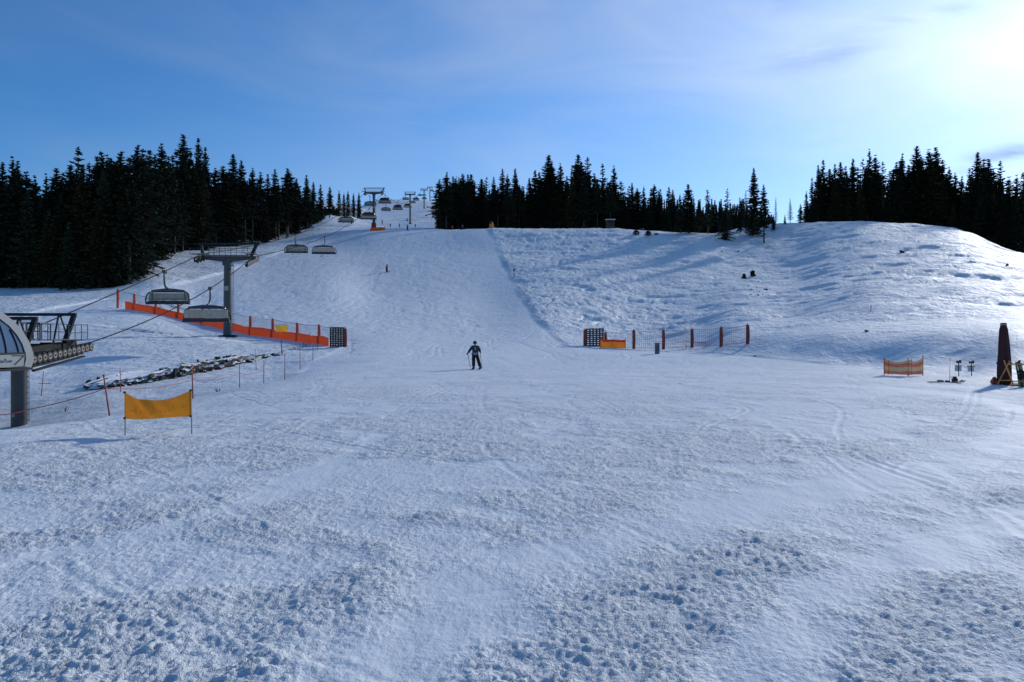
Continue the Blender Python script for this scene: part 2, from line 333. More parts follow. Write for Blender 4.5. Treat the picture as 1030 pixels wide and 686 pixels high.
def detail_z(x, Y):
    g = groom(x, Y); Yp = np.maximum(Y, 1)
    z = np.zeros_like(x)
    def fade(lam): return sst(110 * lam, 55 * lam, Yp)
    # churned piste: clods with steep sides on several scales
    nr = np.nonzero((Yp < 46) & (g > 0))[0]
    if len(nr):
        xn = x[nr]; yn = Y[nr]; yp = Yp[nr]
        def fn(lam): return sst(430 * lam, 230 * lam, yp)
        ch = churn(xn, yn) * sst(46, 20, yp) * .85 + .15 * sst(46, 40, yp)
        wx_ = xn + .03 * noise(xn * 14, yn * 14, 8); wy_ = yn + .03 * noise(xn * 14, yn * 14, 9)
        n4 = noise(wx_ * 4.6, wy_ * 4.6, 1); n9 = noise(wx_ * 13 + 7, wy_ * 13, 2); n20 = noise(wx_ * 25, wy_ * 25 + 3, 3); n26 = noise(xn * 33, yn * 33, 15)
        f4 = fn(.22); f9 = fn(.10); f20 = fn(.048); f26 = fn(.03)
        big = sst(.18, .60, n9 + .55 * n4 + .35 * n20 * f20) * fn(.13)
        small = sst(-.05, .45, n20 + .5 * n26 * f26 + .45 * n9) * fn(.06)
        z[nr] += g[nr] * (.0125 * big * sst(.62, 1.08, ch) * (.3 + 1.1 * sst(-.1, .5, noise(xn * 1.4, yn * 1.5, 16))) + .0135 * small * sst(.12, .8, ch) + .007 * n26 * f26 * ch + .012 * n4 * f4 * ch * sst(.3, .9, ch) + .016 * noise(xn * 2.1, yn * 2.1, 4) * fn(.48) * ch)
    # ski turns: arcs running with the fall line, wavy grooves
    d = x - np.interp(Y, XR_Y, XR_X)
    strip = sst(-9.5, -7.2, d + .4 * noise(x * .2, Y * .1, 40)) * sst(88, 110, Yp)      # freshly rolled strip along the right side of the slope
    k = g * (1 - .85 * strip)
    wx = x + 1.6 * np.sin(Y * .16 + 2.2 * noise(x * .06, Y * .03, 21)) + .6 * noise(x * .15, Y * .1, 22)
    z += k * (.010 * noise(wx * 1.6, Y * .22, 23) * fade(.6) + .010 * noise(wx * .55, Y * .07, 24) + .010 * noise(wx * 3.2, Y * .3, 25) * fade(.3))
    wx2 = x - 2.1 * np.sin(Y * .11 + 1.7 * noise(x * .05, Y * .03, 51) + 1) + .6 * noise(x * .13, Y * .1, 52)
    tr2 = np.abs(noise(wx2 * 1.5, Y * .10, 53)); z -= k * .012 * sst(.09, .0, tr2) * sst(12, 26, Yp) * fade(.7)
    q = (Yp < 60) & (g > 0)
    if q.any():                                          # thin single ski tracks, crossing each other
        xq = x[q]; yq = Y[q]; acc = np.zeros_like(xq); rg = random.Random(91)
        for t in range(90):
            s = rg.uniform(-1.1, 1.1) if t % 3 else rg.uniform(-2.6, 2.6); y0 = rg.uniform(4, 30) if t % 4 else rg.uniform(20, 55); ln = rg.uniform(5, 16) * (.5 + y0 / 25)
            x0 = rg.uniform(-.62, .62) * (y0 + 5); A = rg.uniform(.2, 1.3); lam = rg.uniform(9, 24); ph = rg.uniform(0, 6.28); dep = rg.uniform(.35, 1.0); pair = t % 3 != 1
            v = yq - y0; b = np.nonzero((v > 0) & (v < ln))[0]
            if not len(b): continue
            v = v[b]; xx = xq[b] - (x0 + s * v + A * np.sin(6.283 * v / lam + ph)); sl = s + A * 6.283 / lam * np.cos(6.283 * v / lam + ph); dd = xx / np.sqrt(1 + sl * sl)
            dd = dd + .02 * noise(xq[b] * 3, yq[b] * 3, 92); en = sst(0, .15, v / ln) * sst(1, .8, v / ln) * dep
            wv = .035 + .0012 * yq[b]
            for o_ in ((-.12, .12) if pair else (0,)):
                e_ = np.abs(dd - o_); acc[b] += en * (sst(wv * 1.7, wv * .6, e_) - .4 * sst(wv * 3.6, wv * 2.2, e_) * sst(wv * 1.4, wv * 2.2, e_))
        z[q] -= (.007 + .006 * sst(8, 20, yq)) * acc * g[q] * sst(60, 45, yq)
    tr3 = noise(wx * .36, Y * .045, 57); tr4 = noise(wx2 * .30, Y * .05, 58)
    for lv in (-.22, 0, .2):
        z -= k * .045 * (sst(.045, .01, np.abs(tr3 - lv)) + sst(.045, .01, np.abs(tr4 - lv))) * sst(45, 80, Yp)
    z += g * .022 * noise(x * .18, Y * .2, 26)
    # upper slope chop
    up = sst(70, 110, Yp)
    z += k * up * (.03 * noise(x * .5, Y * .22, 27) + .025 * noise(x * 1.1 + 2, Y * .5, 28) + .03 * noise(x * 1.9 + 2, Y * 1.0, 29) * fade(1.6))
    # untouched, wind-worked snow
    ug = (1 - g) * sst(14, 30, Yp)
    right = sst(5, 20, x); hill = right * sst(62, 75, Yp)
    s = (.35 - .18 * hill) * noise(x * .055 + .3 * noise(x * .02, Y * .02, 30), Y * .09, 31) + (.17 + .05 * hill) * noise(x * .10 + .5 * noise(x * .07, Y * .1, 44), Y * .30 + .3 * noise(x * .05, Y * .05, 39), 32) + (.075 + .09 * hill) * noise(x * .24, Y * .72, 33) + (.03 + .03 * hill) * noise(x * .7, Y * 1.6, 34) * fade(1.1)
    s = s + hill * (.22 * noise(x * .085 + .7 * noise(x * .04, Y * .04, 81), Y * .075, 82) + .19 * noise(x * .21, Y * .24, 83) + .08 * noise(x * .6, Y * .8, 84))
    for lv in (-.15, .15): s = s - hill * .10 * sst(.03, .008, np.abs(noise(x * .11 + .05 * Y, Y * .06 - .02 * x, 85) - lv))
    z += ug * s * (.45 + .55 * sst(60, 100, Yp))
    # criss-crossed old tracks on the ungroomed face right of the piste
    face = ug * sst(92, 112, Yp) * sst(46, 14, x) * sst(-20, -2, x)
    for sd, ox in ((36, 0), (56, 3)):
        tr = np.abs(noise(x * .30 + 1.5 * noise(x * .09 + ox, Y * .09, sd + 1), Y * .13 + ox, sd))
        z += face * (-.20 * sst(.075, .0, tr) + .07 * sst(.20, .09, tr) * sst(.05, .09, tr))
    z += face * (.09 * noise(x * .8, Y * .6, 37) + .07 * noise(x * 1.7, Y * 1.1, 45))
    # bank left along the edge of the prepared piste
    z += .05 * sst(-.8, 1.5, d) * sst(5.5, 1.2, d) * sst(60, 80, Yp) * (.75 + .4 * noise(x * .5, Y * .3, 38)) * sst(330, 240, Yp)
    return z

def ground(x, Y):
    x = np.atleast_1d(np.asarray(x, float)); Y = np.atleast_1d(np.asarray(Y, float))
    return base_z(x, Y) + detail_z(x, Y)
def gz(x, Y): return float(ground(x, Y)[0])
_YM = np.exp(np.linspace(math.log(5), math.log(1200), 9000))
def hit(px, py, ymin=5, ymax=1200):
    """the snow point seen at picture position (px, py)"""
    Y = _YM[(_YM >= ymin) & (_YM <= ymax)]; u = (px - CX) / F
    zr = CAMZ + (CY - py) / F * Y; zg = ground(u * Y, Y)
    k = np.argmax(zg >= zr)
    if not (zg >= zr).any(): k = int(np.argmin(zr - zg))
    return Vector((u * Y[k], Y[k], zg[k]))
def at(px, py, Y): return Vector(((px - CX) / F * Y, Y, CAMZ + (CY - py) / F * Y))
def on(px, Y):
    x = (px - CX) / F * Y; return Vector((x, Y, gz(x, Y)))

def build_ground():
    ys = list(np.linspace(-30, 1, 16)); y = 1.15
    while y < 4.6: ys.append(y); y += .08
    while y < 1250:
        ys.append(y); y += min(max(.0008 * y * y, .016), .0045 * y if y < 330 else .012 * y)
    ys = np.array(ys); nv = 1150
    v = np.linspace(-1.12, 1.12, nv)
    W = np.where(ys < 5, 8.0, ys + 3.0)
    X = v[None, :] * W[:, None]; Y = np.repeat(ys[:, None], nv, 1)
    xf = X.ravel(); yf = Y.ravel()
    Z = ground(xf, yf)
    co = np.stack([xf, yf, Z], 1).astype(np.float32)
    nr = len(ys); i = np.arange(nr - 1)[:, None] * nv + np.arange(nv - 1)[None, :]
    q = np.stack([i, i + 1, i + nv + 1, i + nv], -1).reshape(-1, 4).astype(np.int32)
    me = bpy.data.meshes.new('snow_ground')
    me.vertices.add(len(co)); me.vertices.foreach_set('co', co.ravel())
    me.loops.add(q.size); me.loops.foreach_set('vertex_index', q.ravel())
    me.polygons.add(len(q)); me.polygons.foreach_set('loop_start', np.arange(0, q.size, 4, dtype=np.int32))
    try: me.polygons.foreach_set('loop_total', np.full(len(q), 4, dtype=np.int32))
    except Exception: pass
    me.polygons.foreach_set('use_smooth', np.ones(len(q), dtype=bool))
    at_ = me.attributes.new('groomed', 'FLOAT', 'POINT'); at_.data.foreach_set('value', groom(xf, yf).astype(np.float32))
    at2 = me.attributes.new('churned', 'FLOAT', 'POINT'); at2.data.foreach_set('value', (churn(xf, yf) * (.35 + .65 * sst(75, 30, yf))).astype(np.float32))
    me.update(calc_edges=True)
    print('ground verts', len(co))
    o = bpy.data.objects.new('snow_ground', me); col.objects.link(o)
    # snow material
    m = bpy.data.materials.new('snow'); m.use_nodes = True; nt = m.node_tree; b = nt.nodes['Principled BSDF']
    b.inputs['Roughness'].default_value = .7; b.inputs['Specular IOR Level'].default_value = .14
    L = nt.links.new
    geo = nt.nodes.new('ShaderNodeNewGeometry')
    def nz(scale, detail, rough=.55, stretch=None):
        n = nt.nodes.new('ShaderNodeTexNoise'); n.inputs['Scale'].default_value = scale; n.inputs['Detail'].default_value = detail; n.inputs['Roughness'].default_value = rough
        if stretch:
            mp = nt.nodes.new('ShaderNodeMapping'); mp.inputs['Scale'].default_value = stretch; L(geo.outputs['Position'], mp.inputs[0]); L(mp.outputs[0], n.inputs['Vector'])
        else: L(geo.outputs['Position'], n.inputs['Vector'])
        return n
    a = nt.nodes.new('ShaderNodeAttribute'); a.attribute_name = 'groomed'
    # slightly dirty, slightly uneven white
    n1 = nz(.35, 6, .6); cr = nt.nodes.new('ShaderNodeValToRGB'); L(n1.outputs['Fac'], cr.inputs[0])
    cr.color_ramp.elements[0].position = .3; cr.color_ramp.elements[0].color = (.765, .805, .82, 1)
    cr.color_ramp.elements[1].position = .7; cr.color_ramp.elements[1].color = (.82, .855, .862, 1)
    L(cr.outputs[0], b.inputs['Base Color'])
    gl = nt.nodes.new('ShaderNodeMapRange'); gl.inputs[3].default_value = .19; gl.inputs[4].default_value = .14; L(a.outputs['Fac'], gl.inputs[0]); L(gl.outputs[0], b.inputs['Specular IOR Level'])   # wind crust is glossier
    gr = nt.nodes.new('ShaderNodeMapRange'); gr.inputs[3].default_value = .60; gr.inputs[4].default_value = .7; L(a.outputs['Fac'], gr.inputs[0]); L(gr.outputs[0], b.inputs['Roughness'])
    # grain at three sizes
    f1 = nz(42, 3, .65); f2 = nz(15, 5, .72); f3 = nz(2.2, 5, .65, (1, .45, 1))
    def math_(op, x, y, z=None):
        k = nt.nodes.new('ShaderNodeMath'); k.operation = op
        for s_, v_ in zip(k.inputs, (x, y, z)):
            if v_ is None: continue
            if isinstance(v_, (int, float)): s_.default_value = v_
            else: L(v_, s_)
        return k.outputs[0]
    c2 = nt.nodes.new('ShaderNodeAttribute'); c2.attribute_name = 'churned'
    h = math_('MULTIPLY', f1.outputs['Fac'], .005)
    h = math_('ADD', h, math_('MULTIPLY', math_('MULTIPLY', f2.outputs['Fac'], .050), c2.outputs['Fac']))
    f6 = nz(6.0, 5, .7, (1, .55, 1))
    h = math_('ADD', h, math_('MULTIPLY', f3.outputs['Fac'], .035))
    h = math_('ADD', h, math_('MULTIPLY', math_('MULTIPLY', f6.outputs['Fac'], .10), c2.outputs['Fac']))
    sp = nt.nodes.new('ShaderNodeSeparateXYZ'); L(geo.outputs['Position'], sp.inputs[0])
    far = nt.nodes.new('ShaderNodeMapRange'); far.inputs[1].default_value = 14; far.inputs[2].default_value = 90; L(sp.outputs[1], far.inputs[0])
    f4 = nz(.9, 5, .68, (1, .6, 1)); f5 = nz(.25, 4, .6, (.6, 1.8, 1))
    rough = math_('SUBTRACT', 1.0, math_('MULTIPLY', a.outputs['Fac'], .72))
    h = math_('ADD', h, math_('MULTIPLY', math_('MULTIPLY', math_('ADD', math_('MULTIPLY', f4.outputs['Fac'], .55), math_('MULTIPLY', f5.outputs['Fac'], .45)), far.outputs[0]), rough))
    bp = nt.nodes.new('ShaderNodeBump'); bp.inputs['Strength'].default_value = .9; bp.inputs['Distance'].default_value = 1.0
    L(h, bp.inputs['Height']); L(bp.outputs[0], b.inputs['Normal'])
    me.materials.append(m)
    tag(o, kind='structure'); return o
build_ground()
# ---------------------------------------------------------------- trees
def make_spruce(seed, H=20.0, Rr=2.5, base=.05, dens=1.0, style='spruce', nd=0):
    rng = random.Random(seed)
    tk = MB(); n = 7
    lean = (rng.uniform(-.15, .15), rng.uniform(-.15, .15))
    axis = lambda z: Vector((lean[0] * (z / H) ** 2 + .03 * math.sin(z), lean[1] * (z / H) ** 2, z))
    zs = [-.6, .3, H * .2, H * .45, H * .7, H * .9, H]
    tk.tube([axis(z) for z in zs], [.27, .24, .2, .15, .09, .035, .012], n)
    cr = MB(); zb = H * base
    if base > .15:                                   # dead stubs below the crown
        for k in range(26):
            z = rng.uniform(H * .06, zb); a = rng.uniform(0, 6.28); l = rng.uniform(.4, 1.5)
            p = axis(z); tk.tube([p, p + Vector((math.cos(a) * l, math.sin(a) * l, -.15 * l))], [.03, .01], 3)
    z = zb
    while z < H - .15:
        t = (z - zb) / (H - zb)
        env = Rr * ((1 - t) ** .92) * (1 + .16 * math.sin(z * 1.9 + seed) + .10 * math.sin(z * 4.3 + 2 * seed)) * (.62 + .38 * min(1, (z - zb) / 2.5 + .2))
        gap = rng.random() < .08 * (2 - dens)
        nb = 7 if t < .85 else 5
        if style == 'sparse': nb = 5
        if style == 'bare': nb = 6
        a0 = rng.uniform(0, 6.28)
        for k in range(nb):
            if rng.random() > dens * (.55 if gap else .97): continue
            a = a0 + k * 6.283 / nb + rng.uniform(-.35, .35); L = (env + .10) * rng.uniform(.5, 1.22)
            if rng.random() < .06: L *= 1.22
            el = R(-24 + 50 * t ** 1.5 + rng.uniform(-8, 8)); ux = Vector((math.cos(a), math.sin(a), 0)); vx = Vector((-math.sin(a), math.cos(a), 0))
            o = axis(z + rng.uniform(-.15, .15))
            def pt(s): return o + ux * (L * s) + Vector((0, 0, L * (math.tan(el) * s - .16 * s * s + .17 * s ** 3)))
            if style == 'bare':
                tk.tube([pt(0), pt(.5), pt(1)], [.03, .018, .006], 3, False)
            else:
                cr.tube([pt(0), pt(.6), pt(1)], [.035, .02, .008], 3, False)
            ns = max(2, int(2 + L * 3.6 * (1 if style != 'bare' else .9)))
            for j in range(ns + 1):
                s = .12 + .88 * j / ns; p = pt(s)
                tl = (.36 + .25 * L * (1 - s)) * rng.uniform(.75, 1.2) * min(1, .28 + env * .9)
                w = (.10 + .05 * rng.random()) * min(1, .45 + env * .6) * (1.0 if style != 'bare' else .7)
                for sd in (-1, 1):
                    if rng.random() > .95: continue
                    d = (ux * rng.uniform(.45, .8) + vx * sd * rng.uniform(.6, .95) + Vector((0, 0, rng.uniform(-.5, -.05)))).normalized()
                    side = d.cross(Vector((0, 0, 1))).normalized() * w
                    q = p + d * tl; mid = p + d * tl * .45
                    cr.add([p, mid + side + Vector((0, 0, -.03)), q, mid - side + Vector((0, 0, -.05))], [(0, 1, 2, 3)])
                # hanging spray under the branch
                if style != 'bare' and rng.random() < .85:
                    dn = rng.uniform(.18, .42) * (.2 + .8 * min(1, L)); f = ux * rng.uniform(.12, .3) + vx * rng.uniform(-.25, .25)
                    cr.add([p - f, p + f, p + f * .3 + Vector((0, 0, -dn)), p - f * .6 + Vector((0, 0, -dn * .8))], [(0, 1, 2, 3)])
            # terminal spray
            e = pt(1); d = (pt(1) - pt(.9)).normalized(); cr.add([pt(.9), e + vx * .07, e + d * .22, e - vx * .07], [(0, 1, 2, 3)])
            if t < .92 and style == 'spruce' and rng.random() < .016:        # a pad of snow left on the branch
                cr.cur = 1; s = rng.uniform(.45, .8); p = pt(s) + Vector((0, 0, .07)); f = ux * rng.uniform(.12, .3); g = vx * rng.uniform(.12, .28)
                cr.add([p - f, p - g * .8, p + f - Vector((0, 0, .05)), p + g, p + Vector((0, 0, .09))], [(0, 1, 4), (1, 2, 4), (2, 3, 4), (3, 0, 4)]); cr.cur = 0
        z += (.42 if style == 'spruce' else .58) * (1.05 - .25 * t) * rng.uniform(.8, 1.2)
    root = empty('spruce_tree' if style != 'bare' else 'larch_tree', (0, 0, 0))
    tk.build('trunk', M['bark'] if style != 'bare' else M['bark_pale'], root, smooth=True)
    cr.build('crown', [(M['needles'], M['needles_b'], M['needles_r'])[nd], M['snow_cap']], root)
    return root

TREE_H = 20.0
protos = {}
for i in range(4): protos['full%d' % i] = make_spruce(100 + i, Rr=3.0 + .25 * i, base=.03 + .02 * i, nd=1 if i == 3 else 0)
for i in range(3): protos['high%d' % i] = make_spruce(200 + i, Rr=2.6 + .25 * i, base=.30 + .07 * i, dens=.93)
for i in range(3): protos['slim%d' % i] = make_spruce(300 + i, Rr=2.25 + .2 * i, base=.10 + .08 * i, dens=.86)
protos['open0'] = make_spruce(401, Rr=3.3, base=.12, dens=.72, style='sparse')
protos['open1'] = make_spruce(402, Rr=2.9, base=.2, dens=.66, style='sparse')
protos['bare0'] = make_spruce(501, Rr=2.4, base=.15, dens=1.0, style='bare', nd=2)
protos['bush0'] = make_spruce(601, Rr=5.5, base=.0, dens=.95, nd=0)
used = set()
trng = random.Random(7)
def plant(kind, loc, h, label, group=None, wide=1.0, cat='tree'):
    p = protos[kind]
    o = p if kind not in used else copy_tree(p)
    used.add(kind)
    s = h / TREE_H
    o.location = loc; o.rotation_euler = (0, 0, trng.uniform(0, 6.28)); k = s * wide * trng.uniform(.92, 1.08); o.scale = (k, k, s)
    tag(o, label, cat, group)
    if not group and 'group' in o: del o['group']
    return o
def tree_at(kind, px, ytop, Y, label, group=None, wide=1.0, cat='tree'):
    p = on(px, Y); top = CAMZ + (CY - ytop) / F * Y
    return plant(kind, p, max(3.0, top - p.z), label, group, wide, cat)

LEFT = [(-22,166),(-8,160),(2,163),(12,158),(18,162),(27,172),(36,176),(46,175),(56,169),(62,173),(71,166),(79,147),(90,162),(97,157),(102,152),(107,156),(112,158),(121,151),(130,157),(138,144.5),(143,150),(151,151),(157,156),(163,143.5),(169,157),(174,155),(184,135.5),(191,150),(200,139),(207,148),(216,168),(225,166),(234,155),(243,162),(254,168),(262,173),(269,175),(277,170),(289.5,169),(298,179),(308.5,176),(315,183),(322.5,185),(331.5,187.5)]
FRONT = pchip
fx = [-60, 0, 138, 150, 165, 190, 230, 270, 300, 345, 365]; fy = [131, 131, 131, 160, 176, 192, 212, 228, 258, 345, 420]
def left_front(px): return float(np.interp(px, fx, fy))
LL = 'dark spruce in the dense forest left of the ski slope'; LG = 'spruces of the forest left of the slope'
special = {79: 'tall open-crowned spruce standing clear above the far-left treetops', 184: 'tallest slender spruce on the skyline of the left forest', 163: None}
for px, yt in LEFT:
    Y = left_front(px) + trng.uniform(4, 16)
    k = trng.choice(['slim0', 'slim1', 'slim2', 'high0', 'high1', 'full0', 'full1', 'high2'])
    if px == 79: k = 'open0'
    sp = special.get(int(px))
    tree_at(k, px, yt, Y, sp or LL, None if sp else LG, trng.choice((1.0, 1.15, 1.3, 1.55)))
for px, yt, Y in [(341, 191.5, 352), (346, 194, 372), (350, 192, 395), (355.5, 194, 425), (361, 193.5, 455)]:
    tree_at('full%d' % (int(px) % 3), px, yt, Y, 'small spruce at the upper end of the left forest edge near the lift line', 'spruces at the upper end of the left forest')
lx = [a for a, b in LEFT]; ly = [b for a, b in LEFT]
for i in range(92):                                   # the body of the left forest
    px = -45 + 375 * ((i * .618034) % 1.0)
    dpt = (0.5, 3, 12, 24)[i % 4] + trng.uniform(0, 7)
    Y = left_front(px) + dpt
    sk = np.interp(px, lx, ly); yb = 343 - (gz((px - CX) / F * Y, Y) - CAMZ) * F / Y
    yt = sk + trng.uniform(9, 30) if i % 4 else sk + (yb - sk) * trng.uniform(.12, .5)
    kk = ['full0', 'full1', 'full2', 'full3', 'slim2'] if px < 140 or i % 3 == 0 else ['high0', 'high1', 'high2', 'slim2', 'full1']
    tree_at(trng.choice(kk), px, yt, Y, LL, LG, 1.12)

CENTER = [(443,181),(450,174),(455,178),(459,170),(465,175),(470,173),(476,175),(483,178),(491,172),(498,176),(506,171),(512,176),(518,169.5),(524,178),(530,174),(536,172),(544,168),(551.5,156),(558,170),(564,164.5),(571,174),(577,170),(582,155),(591,157.5),(598,172),(606,164),(611,173),(617,167),(626,182),(631,187),(637,184),(642,190),(647,188),(653,190),(659,186),(665.5,180),(671,189),(677,191)]
CL = 'dark spruce in the wide forest block behind the slope crest'; CG = 'spruces of the forest behind the crest'
for px, yt in CENTER:
    Y = 290 + trng.uniform(0, 20) - (8 if px < 460 else 0)
    k = trng.choice(['slim0', 'slim1', 'slim2', 'high0', 'full0', 'full1', 'full2', 'open0', 'open1', 'high1'])
    if px not in (551.5, 582, 591, 606, 617, 518, 564, 677): px += trng.uniform(-2.2, 2.2); yt += trng.choice((-1, 0, 2, 5, 9))
    sp = None
    if px == 606: k = 'open0'
    if px == 551.5: sp = 'tallest pointed spruce in the middle of the forest behind the crest'
    tree_at(k, px, yt, Y, sp or CL, None if sp else CG, trng.choice((.95, 1.15, 1.4, 1.7)))
cx_ = [a for a, b in CENTER]; cy_ = [b for a, b in CENTER]
for i in range(62):
    px = 441 + 240 * ((i * .618034) % 1.0); Y = 286 + (0, 5, 12, 20)[i % 4] + trng.uniform(0, 5) - (8 if px < 460 else 0)
    sk = np.interp(px, cx_, cy_)
    yt = sk + (trng.uniform(6, 22) if i % 4 else trng.uniform(12, 38))
    tree_at(trng.choice(['full0', 'full1', 'full2', 'full3', 'high2', 'slim2']), px, yt, Y, CL, CG, 1.1)

RIGHT = [(805,205),(811,192),(817,178),(823,166),(828,160),(834,170),(840,165),(845,163),(851,166),(858,159),(863,168),(868,158),(874,150),(880,156),(888,162),(895,172),(901,163),(907,154),(914,166),(922,147),(928,162),(935,150),(941,148),(948,160),(955,168),(961,174),(967,177),(975,168),(983,153),(989,160),(994,160),(1000,170),(1006,161),(1014,178),(1022,176),(1030,172)]
RL = 'dark spruce in the forest on top of the right-hand hill'; RG = 'spruces of the forest on the right-hand hill'
def right_front(px): return float(np.interp(px, [800, 880, 960, 1000, 1030, 1080], [284, 284, 274, 262, 250, 248]))
for px, yt in RIGHT:
    Y = right_front(px) + trng.uniform(4, 14)
    sp = {922: 'tallest slender spruce on the skyline of the right-hand hill', 805: 'small spruce at the left end of the right-hand hilltop forest'}.get(px)
    tree_at(trng.choice(['full0', 'full1', 'slim2', 'slim1', 'full2', 'slim0', 'open1', 'open0']), px, yt, Y, sp or RL, None if sp else RG, trng.choice((1.0, 1.2, 1.45, 1.7)))
rx_ = [a for a, b in RIGHT]; ry_ = [b for a, b in RIGHT]
for i in range(56):
    px = 809 + 226 * ((i * .618034) % 1.0); Y = right_front(px) + (0, 6, 12, 20)[i % 4] + trng.uniform(0, 4)
    sk = np.interp(px, rx_, ry_); yt = sk + (trng.uniform(6, 26) if i % 4 else trng.uniform(14, 40))
    tree_at(trng.choice(['full0', 'full1', 'full2', 'full3', 'slim2']), px, yt, Y, RL, RG, 1.12)

# loose trees on the saddle between the two forests, each its own
for kind, px, yt, Y, w, lab in [
    ('slim1', 684, 195, 226, 1.35, 'slender spruce just left of the broad bushy spruce on the saddle'),
    ('full2', 692.5, 185, 222, 1.7, 'broad bushy spruce at the left end of the open saddle'),
    ('slim2', 703, 203, 232, 1.1, 'short spruce right of the broad bushy spruce on the saddle'),
    ('open1', 712, 190, 231, 1.5, 'gappy spruce in the middle of the saddle, sky showing through'),
    ('open1', 731.5, 188.5, 220, 1.1, 'thin spruce rising out of the low wide spruce thicket'),
    ('bush0', 729, 210, 216, 1.25, 'low wide spruce thicket on the snow of the saddle'),
    ('slim0', 744.5, 198, 232, 1.3, 'narrow spruce just left of the tallest saddle spruce'),
    ('bare0', 750, 191, 240, 1.0, 'pale bare larch behind the left side of the tallest saddle spruce'),
    ('full1', 758.3, 169, 226, 1.15, 'tallest single spruce on the saddle against the bright sky'),
    ('slim2', 751, 207, 229, 1.3, 'short bushy spruce at the foot of the tallest saddle spruce'),
    ('high0', 768.5, 186, 213, 1.25, 'spruce with a clear lower trunk standing on the snow right of the tallest one'),
    ('bare0', 780.3, 197.5, 236, .8, 'thin bare larch alone left of the gap in the tree line'),
    ('full0', 789.5, 216, 236, 1.2, 'tiny spruce between the two bare larches'),
    ('bare0', 794.8, 199.5, 237, 1.25, 'wider bare larch near the right-hand hilltop forest'),
    ('full1', 778, 216, 232, 1.3, 'small spruce at the foot of the thin bare larch')]:
    tree_at(kind, px, yt, Y, lab, None, w, 'tree')
for k in list(protos):
    if k not in used:
        for c in list(protos[k].children): bpy.data.objects.remove(c)
        bpy.data.objects.remove(protos[k])

# the depth of the forests behind the individual trees: crowns nobody could count
def forest_mass():
    rng = random.Random(55); mb = MB()
    def cone(px, Y, yt):
        p = on(px, Y); h = max(4, CAMZ + (CY - yt) / F * Y - p.z); r = rng.uniform(1.9, 2.8)
        mb.tube([p - Vector((0, 0, .4)), p + Vector((0, 0, h * .5))], [.2, .12], 4)
        z = rng.uniform(.02, .18) * h
        while z < h * .99:
            t = z / h; rr = r * (1 - t) + .06; n = 7; a0 = rng.uniform(0, 6)
            for k in range(n):
                a = a0 + k * 6.283 / n; d = Vector((math.cos(a), math.sin(a), 0)); e = Vector((-d.y, d.x, 0))
                l = rr * rng.uniform(.6, 1.1); c = p + Vector((0, 0, z))
                mb.add([c, c + d * l * .6 + e * .55 * min(1, rr) - Vector((0, 0, .25 * l)), c + d * l - Vector((0, 0, .3 * l)), c + d * l * .6 - e * .55 * min(1, rr) - Vector((0, 0, .3 * l))], [(0, 1, 2, 3)])
                c2 = c - Vector((0, 0, .3)); mb.add([c2 + d * .2, c2 + d * l * .8 + e * .3, c2 + d * l * .7 - Vector((0, 0, .7)), c2 + d * l * .2 - Vector((0, 0, .7))], [(0, 1, 2, 3)])
            z += .55
    for i in range(230):
        px = -60 + 400 * ((i * .7548777) % 1); Y = left_front(px) + rng.uniform(22, 62); cone(px, Y, np.interp(px, lx, ly) + rng.uniform(14, 38))
    for i in range(110):
        px = 444 + 236 * ((i * .7548777) % 1); Y = rng.uniform(306, 340); cone(px, Y, np.interp(px, cx_, cy_) + rng.uniform(9, 26))
    for i in range(100):
        px = 815 + 215 * ((i * .7548777) % 1); Y = right_front(px) + rng.uniform(22, 50); cone(px, Y, np.interp(px, rx_, ry_) + rng.uniform(10, 34))
    for i in range(64):
        px = 672 + 80 * ((i * .7548777) % 1); Y = rng.uniform(246, 285); cone(px, Y, 209 + rng.uniform(-12, 10))
    for px in (755, 762, 765, 773, 776): cone(px, rng.uniform(244, 255), 213 + rng.uniform(-4, 6))
    for i in range(90):  # hidden trees right of the upper slope, added to shade its snow
        Y = 325 + 430 * ((i * .7548777) % 1); px = 444 + 34 * ((i * .5698) % 1); cone(px, Y, np.interp(px, cx_, cy_) + rng.uniform(5, 14))
    o = mb.build('forest_interior', M['needles'])
    tag(o, 'dark inner mass of the spruce forests behind the front rows of trees', 'forest', kind='stuff')
forest_mass()
# ---------------------------------------------------------------- chairlift
B = -.08
def lxr(Y): return -21.85 + B * Y       # right-hand rope in plan
def lxl(Y): return -27.54 + B * Y       # left-hand rope
NR = [(40.0, 1.50), (46.6, 2.12), (85, 11.55), (247, 50.0), (468, 91.7), (714, 142.8), (915, 185), (1150, 205)]
NL = [(40.0, 1.50), (46.6, 2.10), (85, 11.85), (247, 50.0), (468, 91.7), (714, 142.8), (915, 185), (1150, 205)]
SR = [0, .86, 3.3, 4.5, 5, 4, 3]; SL = [0, .15, 3.3, 4.5, 5, 4, 3]
def ropez(Y, N, S):
    for i in range(len(N) - 1):
        if Y <= N[i + 1][0]:
            t = (Y - N[i][0]) / (N[i + 1][0] - N[i][0]); return N[i][1] + t * (N[i + 1][1] - N[i][1]) - 4 * S[i] * t * (1 - t)
    return N[-1][1]
def rr(Y): return Vector((lxr(Y), Y, ropez(Y, NR, SR)))
def rl(Y): return Vector((lxl(Y), Y, ropez(Y, NL, SL)))
YR = [40 + (1150 - 40) * (i / 260) ** 2 for i in range(261)]
for f, lab in ((rr, 'right-hand wire rope of the chairlift running up the slope'), (rl, 'left-hand wire rope of the chairlift running up the slope')):
    m = MB(); m.tube([f(y) for y in YR], [.032 + .00012 * min(y, 300) for y in YR], 6)
    tag(m.build('lift_rope', M['rope'], smooth=True), lab, 'cable', 'haul ropes of the chairlift')

